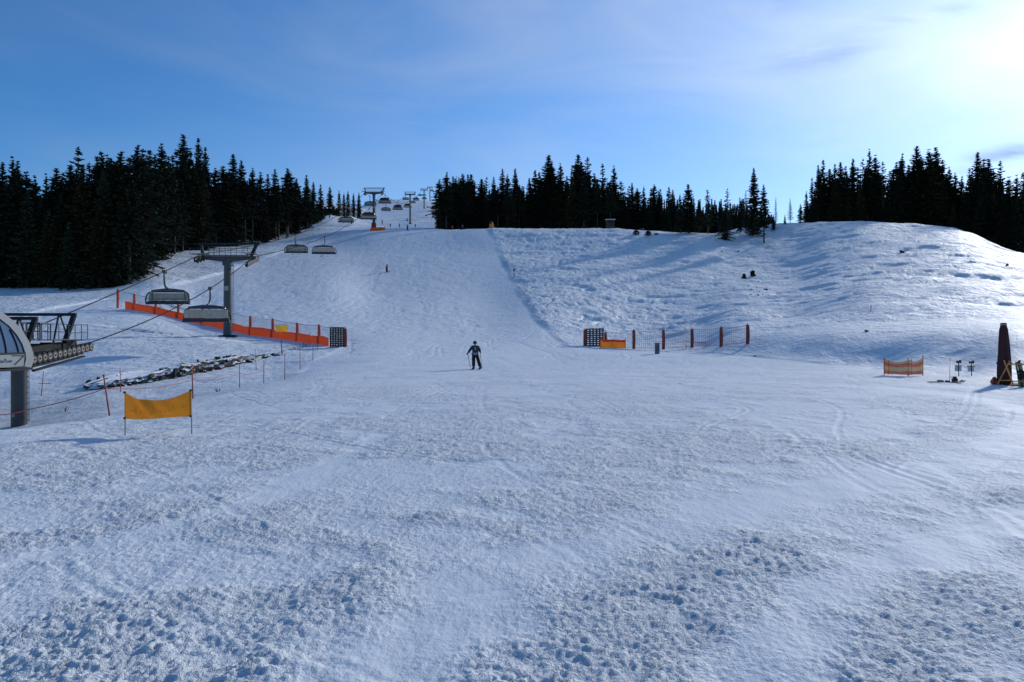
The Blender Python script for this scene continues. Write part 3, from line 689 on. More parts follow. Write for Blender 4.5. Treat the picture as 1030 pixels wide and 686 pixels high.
def sheave_train(root, f, Y0, Y1, n, side, rad=.27):
    """a rocker beam with its wheels under the rope"""
    a = f(Y0); b = f(Y1); inv = Matrix.Translation(-Vector(root.location))
    dn = Vector((0, 0, -rad - .03)); sx = Vector((side * .2, 0, 0))
    m = MB(); pa = inv @ (a + dn + sx); pb = inv @ (b + dn + sx)
    m.bar(pa - Vector((0, 0, .12)), pb - Vector((0, 0, .12)), .10, .26)
    for k in range(n // 2):
        t = (2 * k + 1) / n; p = pa.lerp(pb, t); m.box(p + Vector((0, 0, -.26)), (.12, .3, .22))
    beam = m.build('sheave_beam', M['steel_dark'], root, bevel=.01)
    for k in range(n):
        t = (k + .5) / n; p = inv @ (a.lerp(b, t) + dn)
        w = MB(); ax = Vector((1, 0, 0)); ring = []
        w.cur = 0; w.tube([p - ax * .07, p + ax * .07], rad, 14)
        w.cur = 1; w.tube([p - ax * .085, p + ax * .085], rad * .62, 12)
        w.cur = 2; w.tube([p - ax * .12, p + ax * .12], rad * .2, 8)
        w.build('sheave', [M['rubber'], M['sheave'], M['steel_dark']], beam)

def tower(Y, base_z_, label, big, pad=False):
    cx = (lxr(Y) + lxl(Y)) / 2; rz = math.atan(-B) * 0
    zr = ropez(Y, NR, SR); root = empty('lift_tower', (cx, Y, base_z_), 0, label, 'lift tower', 'towers of the chairlift')
    Z = zr - base_z_; G = (lxr(Y) - lxl(Y)) / 2
    m = MB(); r0 = .44 if big else .50
    m.tube([(0, 0, -.8), (0, 0, Z * .55), (0, 0, Z - .5)], [r0 * 1.06, r0 * .95, r0 * .86], 16)
    m.box((0, 0, Z - .75), (.9, .75, .5))
    mast = m.build('mast', M['steel_mid'], root, smooth=False)
    m = MB(); m.tube([(0, 0, -.7), (0, 0, .12)], [1.05, .95], 16); m.box((.45, -.5, .05), (1.5, .7, .25)); m.build('footing', M['steel_dark'], root)
    m = MB()                                             # ladder up the mast
    for s in (-.2, .2): m.tube([(r0 + .2, s, .5), (r0 + .12, s, Z - .6)], .022, 5)
    k = .8
    while k < Z - .8: m.tube([(r0 + .18, -.2, k), (r0 + .18, .2, k)], .015, 4); k += .35 if big else .9
    m.build('ladder', M['steel'], root)
    m = MB()                                             # tapered crossarm
    for s in (-1, 1):
        a = [(0, -.33, Z - .62), (0, .33, Z - .62), (0, .33, Z + .02), (0, -.33, Z + .02)]
        b = [(s * (G + .35), -.22, Z - .25), (s * (G + .35), .22, Z - .25), (s * (G + .35), .22, Z + .03), (s * (G + .35), -.22, Z + .03)]
        m.add(a + b, [(0, 1, 2, 3), (7, 6, 5, 4), (0, 4, 5, 1), (1, 5, 6, 2), (2, 6, 7, 3), (3, 7, 4, 0)])
    m.build('crossarm', M['steel_mid'], root)
    m = MB(); hz = Z + 1.42                              # maintenance gantry above the ropes
    m.bar((-G - .25, 0, hz), (G + .75, 0, hz), .16, .2)
    m.bar((-G + .15, 0, Z + .05), (-G - .12, 0, hz), .2, .3); m.bar((G - .25, 0, Z + .05), (G + .42, 0, hz), .2, .34)
    m.bar((-G - .9, 0, hz - .06), (-G - .2, 0, hz), .08)
    m.build('gantry', M['steel_dark'], root)
    m = MB()                                             # catwalk with railings
    m.box((0, -.62, Z + .06), (2 * G - .5, .55, .05)); m.box((0, .62, Z + .06), (2 * G - .5, .55, .05))
    for yy in (-.88, .88):
        for zz in (.55, 1.02): m.tube([(-G + .4, yy, Z + zz), (G - .3, yy, Z + zz)], .022, 5)
        for i in range(9): xx = -G + .4 + (2 * G - .7) * i / 8; m.tube([(xx, yy, Z + .05), (xx, yy, Z + 1.02)], .022, 5)
    for s in (-1, 1):
        for xx in (G - .5, G + .75):
            m.tube([(s * xx, -1.5, Z + .2), (s * xx, -1.5, Z + .75)], .02, 4)
        m.tube([(s * (G - .5), -1.5, Z + .75), (s * (G + .75), -1.5, Z + .75)], .02, 4); m.box((s * (G + .15), -1.1, Z + .15), (1.2, 1.0, .04))
    m.build('catwalk', M['steel'], root)
    n = 10 if big else 8; hl = 2.5 if big else 2.3
    sheave_train(root, rr, Y - hl, Y + hl, n, -1, .26); sheave_train(root, rl, Y - hl, Y + hl, n, 1, .26)
    if big:
        m = MB(); m.box((.02, -r0 - .03, Z * .60), (.42, .03, .50)); m.build('number_plate', M['plate'], root)
    if pad:
        m = MB(); m.lathe([(.75, -.3), (.80, .2), (.78, 2.3), (.70, 2.5)], n=14, wob=lambda a, z: 1 + .04 * math.sin(7 * a)); m.build('foot_pad', M['dark_pad'], root)
    return root
tower(85, gz((228 - CX) / F * 85, 85), 'nearest grey lift tower, standing in front of the orange fence', True)
tower(247, gz(-.177 * 247, 247), 'lift tower at the slope crest with an orange padded foot', True, True)
tower(468, gz(-.1325 * 468, 468), 'slim lift tower halfway up the upper slope, third from the valley', False)
tower(714, gz(-.1145 * 714, 714), 'distant lift tower, second from the top of the slope', False)
tower(915, gz(-.107 * 915, 915), 'farthest lift tower on the skyline at the top of the slope', False)

# orange mats round the crest tower
tp = hit(375, 233.2, 225, 250); root = empty('safety_mat', (tp.x, 243, gz(tp.x, 243)), 0, 'orange padded barrier laid round the foot of the crest tower', 'safety barrier')
m = MB(); g = []
for i in range(25):
    a = -2.6 + 4.4 * i / 24; x = math.sin(a) * 2.3 + .2; y = -math.cos(a) * 1.3
    zz = gz(tp.x + x, 243 + y) - root.location.z; g.append([(x, y, zz - .2), (x, y, zz + .5), (x * .97, y * .97, zz + 1.0 + .08 * math.sin(5 * a))])
m.sheet(g); m.build('barrier_cloth', M['orange_y'], root, thick=.12)
for i in range(0, 25, 6): m = MB(); m.tube([g[i][0], (g[i][2][0], g[i][2][1], g[i][2][2] + .2)], .05, 6); m.build('post', M['red_post'], root)

# ---- chairs
def make_chair(hood):
    root = empty('lift_chair', (0, 0, 0))
    off = 1.05; W_ = 1.95
    m = MB(); m.bar((0, -.45, 0), (0, .45, .02), .11, .14); m.box((0, 0, .02), (.2, .3, .26)); m.box((0, .38, -.1), (.14, .2, .2)); m.build('grip', M['steel_dark'], root, bevel=.02)
    m = MB(); arc = [(0, 0, -.05), (0, .02, -.5), (0, .03, -.95), (0, .14, -1.25), (0, .38, -1.45), (0, .75, -1.55), (0, off, -1.62)]
    m.tube(arc, [.09, .09, .095, .10, .11, .11, .11], 8); m.build('hanger_arm', M['chair_grey'], root, smooth=True)
    m = MB()                                            # carrying frame: arched cross beam over the back
    bow = [(x * W_, off, -1.62 - .24 * abs(x) ** 1.6) for x in (-.8, -.55, -.3, 0, .3, .55, .8)]
    m.tube(bow, .075, 8); m.tube([(p[0], p[1] + .35, p[2] - .12) for p in bow], .05, 6); m.tube([(p[0] * .9, p[1] - .3, p[2] - .1) for p in bow], .05, 6)
    for x in (-1.25, -.62, .62, 1.25): m.bar((x, off - .3, -1.84), (x, off + .4, -1.86), .05, .09)
    m.box((0, off, -1.66), (.7, .5, .2))
    for s in (-1, 1): m.tube([(s * W_ * .78, off, -1.78), (s * W_ * .80, off + .1, -2.2), (s * W_ * .8, off + .05, -3.05)], .05, 6)
    m.build('carrier_frame', M['chair_grey'], root)
    bk = off + .22
    for k in range(8):                                   # eight seats, each a backrest and a cushion
        x = -1.68 + 3.36 * k / 7
        mb = MB(); mb.box((x, bk, -2.36), (.479, .09, .74), Matrix.Rotation(R(-9), 3, 'X')); b = mb.build('backrest', M['beige'], root, bevel=.03)
    for k in range(8):
        x = -1.68 + 3.36 * k / 7
        mb = MB(); mb.box((x, off - .05, -2.93), (.455, .52, .10)); mb.build('seat', M['navy'], root, bevel=.03)
    m = MB(); m.box((0, off + .16, -2.88), (3.85, .12, .26)); m.box((0, off + .02, -3.05), (3.9, .50, .10)); m.build('seat_beam', M['navy'], root, bevel=.03)
    for s in (-1, 1):                                    # rounded side frames of the bubble
        m = MB(); cx = s * 1.95
        m.tube([(s * 1.5, off + .1, -1.86), (s * 1.80, off - .02, -1.96), (s * 1.98, off - .12, -2.25), (s * 2.06, off - .2, -2.65), (s * 2.02, off - .18, -3.05)], [.05, .06, .065, .065, .05], 8)
        m.box((s * 1.98, off - .02, -2.98), (.1, .55, .28)); m.build('armrest', M['navy'], root, smooth=False)
    m = MB(); m.tube([(-1.75, off - .55, -2.75), (-1.75, off - .75, -2.62), (1.75, off - .75, -2.62), (1.75, off - .55, -2.75)], .03, 6); m.build('safety_bar', M['chair_grey'], root)
    for x in (-.55, .55):                                # foot rests hanging below
        m = MB(); m.tube([(x, off - .72, -2.64), (x, off - .62, -3.2), (x, off - .55, -3.42)], .025, 5); m.tube([(x - .25, off - .55, -3.42), (x + .25, off - .55, -3.42)], .025, 5); m.build('foot_rest', M['chair_grey'], root)
    m = MB()                                             # weather bubble: smoked dome, folded up behind or pulled half over
    g = []
    for i in range(13):
        u = -1 + 2 * i / 12; w = (1 - abs(u) ** 3.2) ** .5 if abs(u) < 1 else 0
        row = []
        for j in range(7):
            a = R(8 + 80 * j / 6) if not hood else R(-18 + 118 * j / 6)
            rad = (.34 if not hood else .82) * (.35 + .65 * w)
            row.append((u * 1.72, off + .12 + rad * math.cos(a) * .9, -1.98 + rad * math.sin(a)))
        g.append(row)
    m.sheet(g); m.build('bubble', M['bubble'], root, smooth=True, thick=.02)
    return root
chair_p = {False: make_chair(False), True: make_chair(True)}; chair_used = set()
def chair(left, Y, label, hood=False):
    o = chair_p[hood] if hood not in chair_used else copy_tree(chair_p[hood]); chair_used.add(hood)
    o.location = rl(Y) if left else rr(Y); o.rotation_euler = (0, 0, -math.atan(B) + (0 if left else math.pi))
    o.rotation_euler = (0, 0, (0 if left else math.pi) + .08)
    tag(o, label, 'chairlift chair', 'chairs hanging on the lift')
    return o
for left, Y, lab, hood in [
    (True, 73.8, 'lift chair on the left rope just below the nearest tower, dark blue underside', False),
    (False, 69.8, 'nearest lift chair with a J-shaped arm, right edge at the nearest tower mast', False),
    (True, 136, 'left one of the two lift chairs side by side above the nearest tower', False),
    (False, 133.5, 'right one of the two lift chairs side by side above the nearest tower', False),
    (True, 201, 'lift chair alone between the left forest edge and the crest tower', False),
    (False, 206, 'lift chair with a raised smoked bubble just left of the crest tower foot', True),
    (True, 262, 'lift chair seen behind the crossarm of the crest tower on its left', False),
    (False, 256, 'lift chair with smoked bubble just right of the crest tower, upper of two', True),
    (True, 326, 'lift chair hanging directly below the bubble chair right of the crest tower', False),
    (False, 318, 'lift chair between the crest tower and third tower, the upper left of a pair', True),
    (True, 402, 'lift chair between the crest tower and third tower, the lower right of a pair', False),
    (True, 470, 'small lift chair up beside the left side of the third tower top', False),
    (False, 392, 'lift chair half hidden by the mast of the third tower', True),
    (False, 486, 'small lift chair with round smoked bubble right of the third tower top', True),
    (True, 560, 'small lift chair just left of the second farthest tower, lower one', False),
    (False, 640, 'small lift chair just right of the second farthest tower mast', True),
    (True, 690, 'tiny lift chair at the left crossarm of the second farthest tower', False),
    (True, 800, 'tiny lift chair between the two farthest towers', False),
    (False, 900, 'tiny lift chair right of the farthest tower on the skyline', True)]:
    chair(left, Y, lab, hood)

# ---- valley station: the rounded uphill end of its hall, entry column and sheave gantries
st = empty('lift_station', (-24.7 - .08 * 36, 36, 0), 0, 'rounded lift station hall with blue windows at the left edge', 'lift station')
def sp(side, Y, z):     # side: metres right of the centre line
    return Vector((-24.7 + B * Y + side, Y, z)) - Vector(st.location)
prof = [(37.62, .90), (37.85, 1.25), (37.80, 1.62), (37.45, 2.15), (36.9, 2.66), (36.15, 3.12), (35.2, 3.52), (34.0, 3.86), (32.5, 4.12), (30.5, 4.3), (26, 4.36)]
inner = [(37.0, .98), (37.16, 1.3), (37.12, 1.60), (36.85, 2.05), (36.4, 2.48), (35.75, 2.90), (34.9, 3.26), (33.8, 3.58), (32.4, 3.82), (30.5, 3.98), (26, 4.03)]
S = 4.15
m = MB(); vs = []; fs = []
for s in (S, -S):                                        # white shell band round the outline, with thickness across the whole hall
    vs += [sp(s, *p) for p in prof] + [sp(s, *p) for p in inner]
n = len(prof)
for k in range(n - 1):
    fs.append((k, k + 1, n + k + 1, n + k)); fs.append((2 * n + k, 3 * n + k, 3 * n + k + 1, 2 * n + k + 1)); fs.append((k, 2 * n + k, 2 * n + k + 1, k + 1))
fs.append((0, n, 3 * n, 2 * n))
m.add(vs, fs); m.build('shell', M['white_panel'], st)
m = MB(); gi = S - .06                                   # window wall
vs = [sp(gi, *p) for p in inner[2:]] + [sp(gi, 26, 1.62)]; m.add(vs, [tuple(range(len(vs)))])
win = m.build('window', M['glass_blue'], st)
for Yt in (36.0, 35.0, 33.9, 32.6, 31):                  # curved glazing bars
    m = MB(); zt = float(np.interp(Yt, [p[0] for p in inner[:1:-1]], [p[1] for p in inner[:1:-1]])); pts = []
    for k in range(7):
        t = k / 6; pts.append(sp(S - .03, Yt + .75 * math.sin((1 - t) * 1.35) - .15, 1.62 + (zt - 1.62) * t))
    m.tube(pts, .028, 6); m.build('glazing_bar', M['black'], win)
m = MB(); m.bar(sp(S - .02, 37.12, 1.62), sp(S - .02, 26, 1.62), .06, .07); m.build('window_sill', M['black'], win)
m = MB(); vs = [sp(S - .03, 37.08, 1.56), sp(S - .03, 26, 1.56), sp(S - .03, 26, .98), sp(S - .03, 37.0, .98)]; m.add(vs, [(0, 1, 2, 3)])
pan = m.build('side_panel', M['white_panel'], st)
m = MB(); m.bar(sp(S, 37.0, 1.5), sp(S, 36.2, 1.08), .03, .03); m.bar(sp(S, 37.05, 1.5), sp(S, 36.0, 1.52), .03, .03); m.build('panel_seam', M['steel_dark'], pan)
m = MB()                                                 # blue flowing lettering, too small in the photo to read: strokes only
rngL = random.Random(4)
q = 35.95
for k, (w, hh) in enumerate([(.10, .10), (.10, .11), (.05, .04), (.16, .20), (.12, .12), (.10, .10), (.12, .16)]):
    zb = 1.20; pts = [sp(S + .005, q - 0 + t * w * -1 + .0, zb + hh * (.5 + .5 * math.sin(6.3 * t + k))) for t in (0, .25, .5, .75, 1)]
    m.tube(pts, .014, 4); q -= w + .05
m.build('lettering', M['blue_ink'], pan)
m = MB(); m.box(sp(0, 31.5, .86), (2 * S - .3, 11.4, .10)); m.build('floor_edge', M['steel_dark'], st)
m = MB(); cp = at(19.5, 400, 39.6); gzc = gz(cp.x, 39.6); L0 = Vector(st.location)
m.tube([Vector((cp.x, 39.6, gzc - .8)) - L0, Vector((cp.x, 39.6, 1.35)) - L0], .38, 18); m.build('column', M['steel_mid'], st, smooth=False)
m = MB()
for dx in (.42, .56): m.tube([Vector((cp.x + dx, 39.5, gzc + .2)) - L0, Vector((cp.x + dx, 39.5, 1.2)) - L0], .02, 5)
k = gzc + .3
while k < 1.2: m.tube([Vector((cp.x + .42, 39.5, k)) - L0, Vector((cp.x + .56, 39.5, k)) - L0], .014, 4); k += .28
m.build('ladder', M['steel'], st)
m = MB(); m.box(Vector((cp.x - .05, 39.2, gzc + .55)) - L0, (.14, .04, .12)); m.build('sign_plate', M['plate'], st)
# portal frame in front of the hall (its own structure)
pf = empty('sheave_portal', (-24.7 + B * 43, 43, 0), 0, 'dark steel portal frame with a row of sheaves beside the lift station', 'lift machinery')
P0 = Vector(pf.location)
def pp(x, Y, z): return Vector((x, Y, z)) - P0
for Y, zt, over in ((44.6, 3.74, 0), (40.6, 3.40, -.1)):
    m = MB(); m.bar(pp(lxl(Y) - .6, Y, zt), pp(lxr(Y) + .1 + over, Y, zt), .16, .17)
    for s, f in ((1, lxr), (-1, lxl)):
        xo = f(Y) + s * (.0 + over); m.bar(pp(xo - s * .02, Y, zt), pp(xo - s * .62, Y, zt - 1.75), .2, .24)
        m.bar(pp(xo - s * .85, Y, zt), pp(xo - s * .45, Y, zt - 1.2), .07); m.bar(pp(xo - s * .92, Y, zt), pp(xo - s * 1.25, Y, zt - 1.7), .08)
    m.build('gantry', M['steel_dark'], pf)
m = MB()                                                 # long girders carrying the sheaves and walkway
for f, s in ((lxr, 1), (lxl, -1)):
    m.bar(pp(f(39) - s * .75, 39, 1.55), pp(f(46.2) - s * .75, 46.2, 2.1), .2, .32); m.bar(pp(f(39) - s * .45, 39, 1.25), pp(f(45.5) - s * .45, 45.5, 1.75), .12, .2)
m.bar(pp(lxl(41), 41, 1.62), pp(lxr(41) - .5, 41, 1.62), .2, .3); m.bar(pp(lxl(44.4), 44.4, 1.9), pp(lxr(44.4) - .5, 44.4, 1.9), .2, .3)
m.box(pp(lxr(40) - 1.4, 39.9, 1.5), (1.1, 1.0, .5)); m.box(pp(lxr(42) - 1.2, 42.2, 1.72), (.8, 1.4, .4)); m.box(pp(lxr(44) - .9, 43.8, 1.95), (.6, 1.2, .35))
m.build('girder', M['black'], pf)
m = MB(); [m.bar(pp(lxr(42.6) - .75 + xx, 39.3, 2.28), pp(lxr(42.6) - .75 + xx, 46, 2.28), .05) for xx in (-.4, -.2, 0, .2, .4)]; [m.bar(pp(lxr(42.6) - 1.2, yy, 2.25), pp(lxr(42.6) - .3, yy, 2.25), .05) for yy in (39.5, 41.1, 42.7, 44.3, 45.9)]
def rail(a, b, n):
    a = Vector(a); b = Vector(b)
    for h in (.45, .9): m.tube([pp(a.x, a.y, a.z + h), pp(b.x, b.y, b.z + h)], .025, 5)
    for i in range(n + 1): q = a.lerp(b, i / n); m.tube([pp(*q), pp(q.x, q.y, q.z + .9)], .025, 5)
rail((lxr(39.4) - .35, 39.4, 2.25), (lxr(42.3) - .35, 42.3, 2.3), 4); rail((lxr(44.3) - .2, 44.3, 2.2), (lxr(46.2) + .0, 46.2, 2.3), 3); rail((lxr(39.4) - 1.15, 39.4, 2.25), (lxr(46) - 1.15, 46, 2.3), 7)
for x0, x1, Y0 in ((-.95, -.25, 41.3),):
    for X in (x0, x1):
        for Yq in (Y0, Y0 + 1.1): m.tube([pp(lxr(Yq) + X, Yq, 2.25), pp(lxr(Yq) + X, Yq, 3.15)], .04, 5)
    m.tube([pp(lxr(Y0) + x0, Y0, 3.15), pp(lxr(Y0) + x1, Y0, 3.15), pp(lxr(Y0 + 1.1) + x1, Y0 + 1.1, 3.15), pp(lxr(Y0 + 1.1) + x0, Y0 + 1.1, 3.15), pp(lxr(Y0) + x0, Y0, 3.15)], .04, 5)
m.build('catwalk', M['steel_mid'], pf)
for f, s in ((rr, -1), (rl, 1)): sheave_train(pf, f, 39.9, 46.8, 13, s, .26)
m = MB()                                                 # guide rail and tyres below the sheaves
a = rr(40); b = rr(45.5); m.bar(pp(a.x + .1, a.y, a.z - .85), pp(b.x + .1, b.y, b.z - .72), .18, .10); m.bar(pp(a.x - .3, a.y, a.z - .7), pp(b.x - .3, b.y, b.z - .62), .25, .12)
m.build('guide_rail', M['black'], pf)
m = MB()
cg = gz(-24.7 + B * 44.4, 44.4); m.tube([pp(lxl(44.4) + .6, 44.4, cg - .6), pp(lxl(44.4) + .6, 44.4, 1.9)], .3, 12); m.build('support_column', M['steel_mid'], pf)
# ---------------------------------------------------------------- fences
def fence_left():
    posts = [(118.4, 290.5, 309.7), (135, 295.3, 312), (156.5, 300, 315.8), (179.2, 304.5, 320.5), (203.5, 308.5, 326), (228, 313, 331.5), (251.7, 317.6, 336.8), (274.2, 320.2, 339.4), (298.9, 324.4, 343.3), (320.9, 326.3, 346)]
    pts = []
    for px, yt, yb in posts:
        p = hit(px, yb, 60, 125); pts.append((p, (yb - yt) * p.y / F))
    e = hit(331, 348.2, 60, 120); pts.append((e, 20 * e.y / F))
    o = pts[5][0].copy(); root = empty('safety_fence', o, 0, 'long orange and white net fence with padded red posts behind the nearest lift tower', 'safety fence')
    for p, h in pts[:-1]:
        m = MB(); q = p - o; m.tube([q - Vector((0, 0, .4)), q + Vector((0, 0, h))], .05, 6)
        post = m.build('post', M['wood_dark'], root)
        m = MB(); m.tube([q + Vector((0, 0, -.1)), q + Vector((.02, -.02, h * .5)), q + Vector((0, 0, h * .96))], [.16, .165, .15], 10); m.build('post_pad', M['red_pad'], post)
    def pos(s):
        k = min(int(s), len(pts) - 2); t = s - k; return pts[k][0].lerp(pts[k + 1][0], t), pts[k][1] * (1 - t) + pts[k + 1][1] * t
    g = []; g2 = []; uv = []; n = 120; dist = 0; last = None
    for i in range(n + 1):
        s = (len(pts) - 1) * i / n; p, h = pos(s); q = p - o; x = q.x; zz = gz(p.x, p.y) - o.z
        sag = .10 * math.sin(math.pi * (s % 1)); wob = .05 * math.sin(9 * s) + .03 * math.sin(23 * s)
        top = h * .44 + .06 * math.sin(4.1 * s) - .04
        if s > .45: g.append([(x, q.y - .18 + wob * f, zz - .1 + (top + .1) * f) for f in (0, .33, .66, 1)])
        if last is not None: dist += (p - last).length
        last = p
        g2.append([(x, q.y + .17, zz + h * .40), (x, q.y + .17, zz + h * .68 - sag * .5), (x, q.y + .17, zz + h * .96 - sag)])
        uv.append([(dist, h * .4), (dist, h * .68), (dist, h * .96)])
    m = MB(); m.sheet(g); m.build('lower_cloth', M['orange'], root, smooth=True)
    m = MB(); m.sheet(g2, uv); m.build('upper_net', M['white_net'], root)
    m = MB(); m.tube([r[2] for r in g2], .018, 4); m.build('top_rope', M['black'], root)
    # amber cloth hung over the net
    p, h = pos(7.42); p = p.copy(); p.y -= .35
    c = empty('hanging_cloth', (p.x, p.y, gz(p.x, p.y) + .75), 0, 'small amber cloth sign hung on the orange fence', 'banner')
    m = MB(); m.sheet([[(x, .03 * math.sin(5 * x + z * 3), z * .78 + .05 - .07 * (1 - (x / .7) ** 2) * (z > .5) - .10 * abs(x) * (z <= .5) * -.4) for z in (0, .33, .66, 1)] for x in [(-.68 + 1.36 * i / 10) for i in range(11)]]); m.build('cloth', M['yellow'], c, smooth=True)
    m = MB(); m.tube([(-.7, 0, .84), (.7, 0, .84)], .02, 5); m.build('hem_rod', M['black'], c)
fence_left()

def lattice(px0, px1, ytop, ybot, label, redside, Yhint):
    a = hit(px0, ybot, 55, 110); b = hit(px1, ybot, 55, 110); Y = (a.y + b.y) / 2
    a = on(px0, Y); b = on(px1, Y); h = (ybot - ytop) * Y / F; w = (b - a).length
    root = empty('slat_barrier', (a + b) / 2, 0, label, 'barrier', 'slatted barriers at the piste edge'); zb = min(a.z, b.z) - root.location.z
    rng = random.Random(int(px0))
    m = MB(); n = 5
    for i in range(n + 1):
        x = -w / 2 + w * i / n; m.box((x, 0, zb + h * .48), (.16, .10, h * 1.02 + rng.uniform(0, .16)))
    m.build('upright', M['grey_lat'], root)
    m = MB(); k = 9
    for j in range(k):
        z = zb + h * (.06 + .9 * j / (k - 1))
        for i in range(n):
            x0 = -w / 2 + w * i / n; m.box((x0 + w / n / 2, (-.085 if (i + j) % 2 else .085), z + rng.uniform(-.02, .02)), (w / n * 1.05, .06, h * .072), Matrix.Rotation(rng.uniform(-.05, .05), 3, 'Y'))
    m.build('slats', M['grey_lat'], root)
    s = redside; x = s * (w / 2 + .17)
    m = MB(); m.tube([(x, -.05, zb - .2), (x + .02, -.05, zb + h * .5), (x, -.05, zb + h * .92)], [.19, .2, .17], 10); m.build('end_pad', M['dark_pad'], root)
    m = MB(); m.tube([(x, -.05, zb), (x, -.05, zb + h)], .05, 6); m.build('end_post', M['wood_dark'], root)
lattice(332.5, 345.5, 329, 349, 'dark slatted barrier with a red pad on its right, ending the orange fence', 1, 77)
lattice(590, 606.5, 330, 348.5, 'dark slatted barrier with a red pad on its left, at the right piste edge', -1, 78)

def fence_right():
    posts = [(609, 333.5, 349), (637.5, 331, 351), (667.3, 331, 351.5), (696, 330, 349.8), (725.3, 328, 348.5), (752, 325.5, 345.8)]
    pts = []
    for px, yt, yb in posts:
        p = hit(px, yb, 58, 110); pts.append((p, (yb - yt) * p.y / F))
    o = pts[2][0].copy(); root = empty('safety_fence', o, 0, 'thin faded red net fence on worn red padded posts right of the piste', 'safety fence')
    for i, (p, h) in enumerate(pts):
        q = p - o; m = MB(); m.tube([q - Vector((0, 0, .3)), q + Vector((0, 0, h))], .045, 6); post = m.build('post', M['wood_dark'], root)
        m = MB(); m.tube([q + Vector((0, 0, -.15)), q + Vector((.02, 0, h * .5)), q + Vector((0, 0, h * .93))], [.15, .165, .14], 9); m.build('post_pad', M['dark_pad'], post)
    g = []; uv = []; d = 0
    for i in range(61):
        s = 5 * i / 60; k = min(int(s), 4); t = s - k; p = pts[k][0].lerp(pts[k + 1][0], t) - o; h = pts[k][1] * (1 - t) + pts[k + 1][1] * t; sg = .14 * math.sin(math.pi * t)
        g.append([(p.x, p.y - .17, p.z + .12), (p.x, p.y - .17, p.z + h * .5 - sg * .5), (p.x, p.y - .17, p.z + h * .94 - sg)]); uv.append([(d, .1), (d, h * .5), (d, h * .94)]); d += .24
    m = MB(); m.sheet(g, uv); m.build('net', M['red_net'], root)
    m = MB(); m.tube([r[2] for r in g], .014, 4); m.tube([r[0] for r in g], .014, 4); m.build('edge_rope', M['red_post'], root)
    # orange cloth sagging beside the slatted barrier
    a = hit(604, 349.2, 60, 100); Y = max(a.y, 73) - 1.2; a = on(603.5, Y); b = on(629, Y); root = empty('safety_cloth', (a + b) / 2, 0, 'bright orange cloth barrier sagging beside the slatted barrier', 'safety barrier'); w = (b - a).length
    gg = []
    for i in range(25):
        t = i / 24; x = -w / 2 + w * t; zz = gz(root.location.x + x, Y) - root.location.z; h = (.95 - .12 * math.sin(math.pi * t)) + .10 * (t < .12) - .05 * math.sin(9 * t)
        gg.append([(x, .08 * math.sin(11 * t + 2 * f) * (1 - f * .4), zz - .05 + h * f) for f in (0, .25, .5, .75, 1)])
    m = MB(); m.cur = 0; m.sheet(gg); m.build('cloth', M['orange_y'], root, smooth=True)
    m = MB(); m.sheet([[Vector(r[3]) + Vector((0, -.025, .02)), Vector(r[4]) + Vector((0, -.025, .03))] for r in gg]); m.build('upper_hem', M['orange'], root)
    for t in (0, -1): m = MB(); q = Vector(gg[t][0]); m.tube([q - Vector((0, 0, .2)), q + Vector((0, 0, 1.15))], .03, 6); m.build('stake', M['red_post'], root)
    p = hit(661, 356, 50, 80); r = empty('snow_hydrant_post', p, 0, 'short grey box-shaped post standing in front of the thin red net fence', 'bollard'); h = 10.8 * p.y / F
    m = MB(); m.box((0, 0, h * .45), (.36, .34, h * 1.06)); m.build('housing', M['box_grey'], r, bevel=.03)
    m = MB(); m.box((0, 0, h * .985), (.40, .38, .06)); m.build('lid', M['steel_dark'], r, bevel=.01)
    m = MB(); m.box((.02, -.18, h * .55), (.2, .015, h * .5)); m.build('door', M['steel_mid'], r)
    q = hit(700, 349.6, 58, 100); r = empty('barrier_frame', q, 0, 'low red metal bar frame between two posts of the thin red net fence', 'barrier'); w = 20 * q.y / F
    m = MB(); m.tube([(-w / 2, 0, -.1), (-w / 2, 0, .55), (w / 2, 0, .5), (w / 2, 0, -.1)], .03, 6); m.build('rail', M['red_post'], r)
fence_right()

# red stakes along the edge of the piste: foot and tip as seen
stakes = [((110.2, 417), (104.2, 377.5), 27, 'thick leaning red stake left of the yellow banner'),
          ((41.5, 398.5), (43.8, 374), None, 'red stake with a short crossbar near the station column'),
          ((121.5, 394), (120.8, 371), None, 'thin red stake in front of the left end of the rocks'),
          ((194, 400), (193.2, 366.5), 33, 'thick red stake just behind the right end of the yellow banner'),
          ((241, 389.7), (241, 366), None, 'first red stake right of the yellow banner'),
          ((265.3, 385.6), (265.5, 362.8), None, 'second red stake right of the yellow banner'),
          ((286.3, 382), (286.7, 356), None, 'third red stake right of the yellow banner'),
          ((302, 371.5), (301.6, 348.6), None, 'fourth red stake right of the yellow banner, near the slatted barrier'),
          ((314.7, 362.5), (314.8, 347.5), None, 'short red stake close to the slatted barrier'),
          ((257.8, 369.8), (256.6, 351.5), 60, 'thin leaning red stake at the upper end of the rocks'),
          ((311.5, 348.8), (311, 335.5), None, 'short dark red stake in front of the orange fence cloth'),
          ((319.6, 353.5), (319.7, 346), None, 'shortest red stake right beside the slatted barrier')]
stp = []
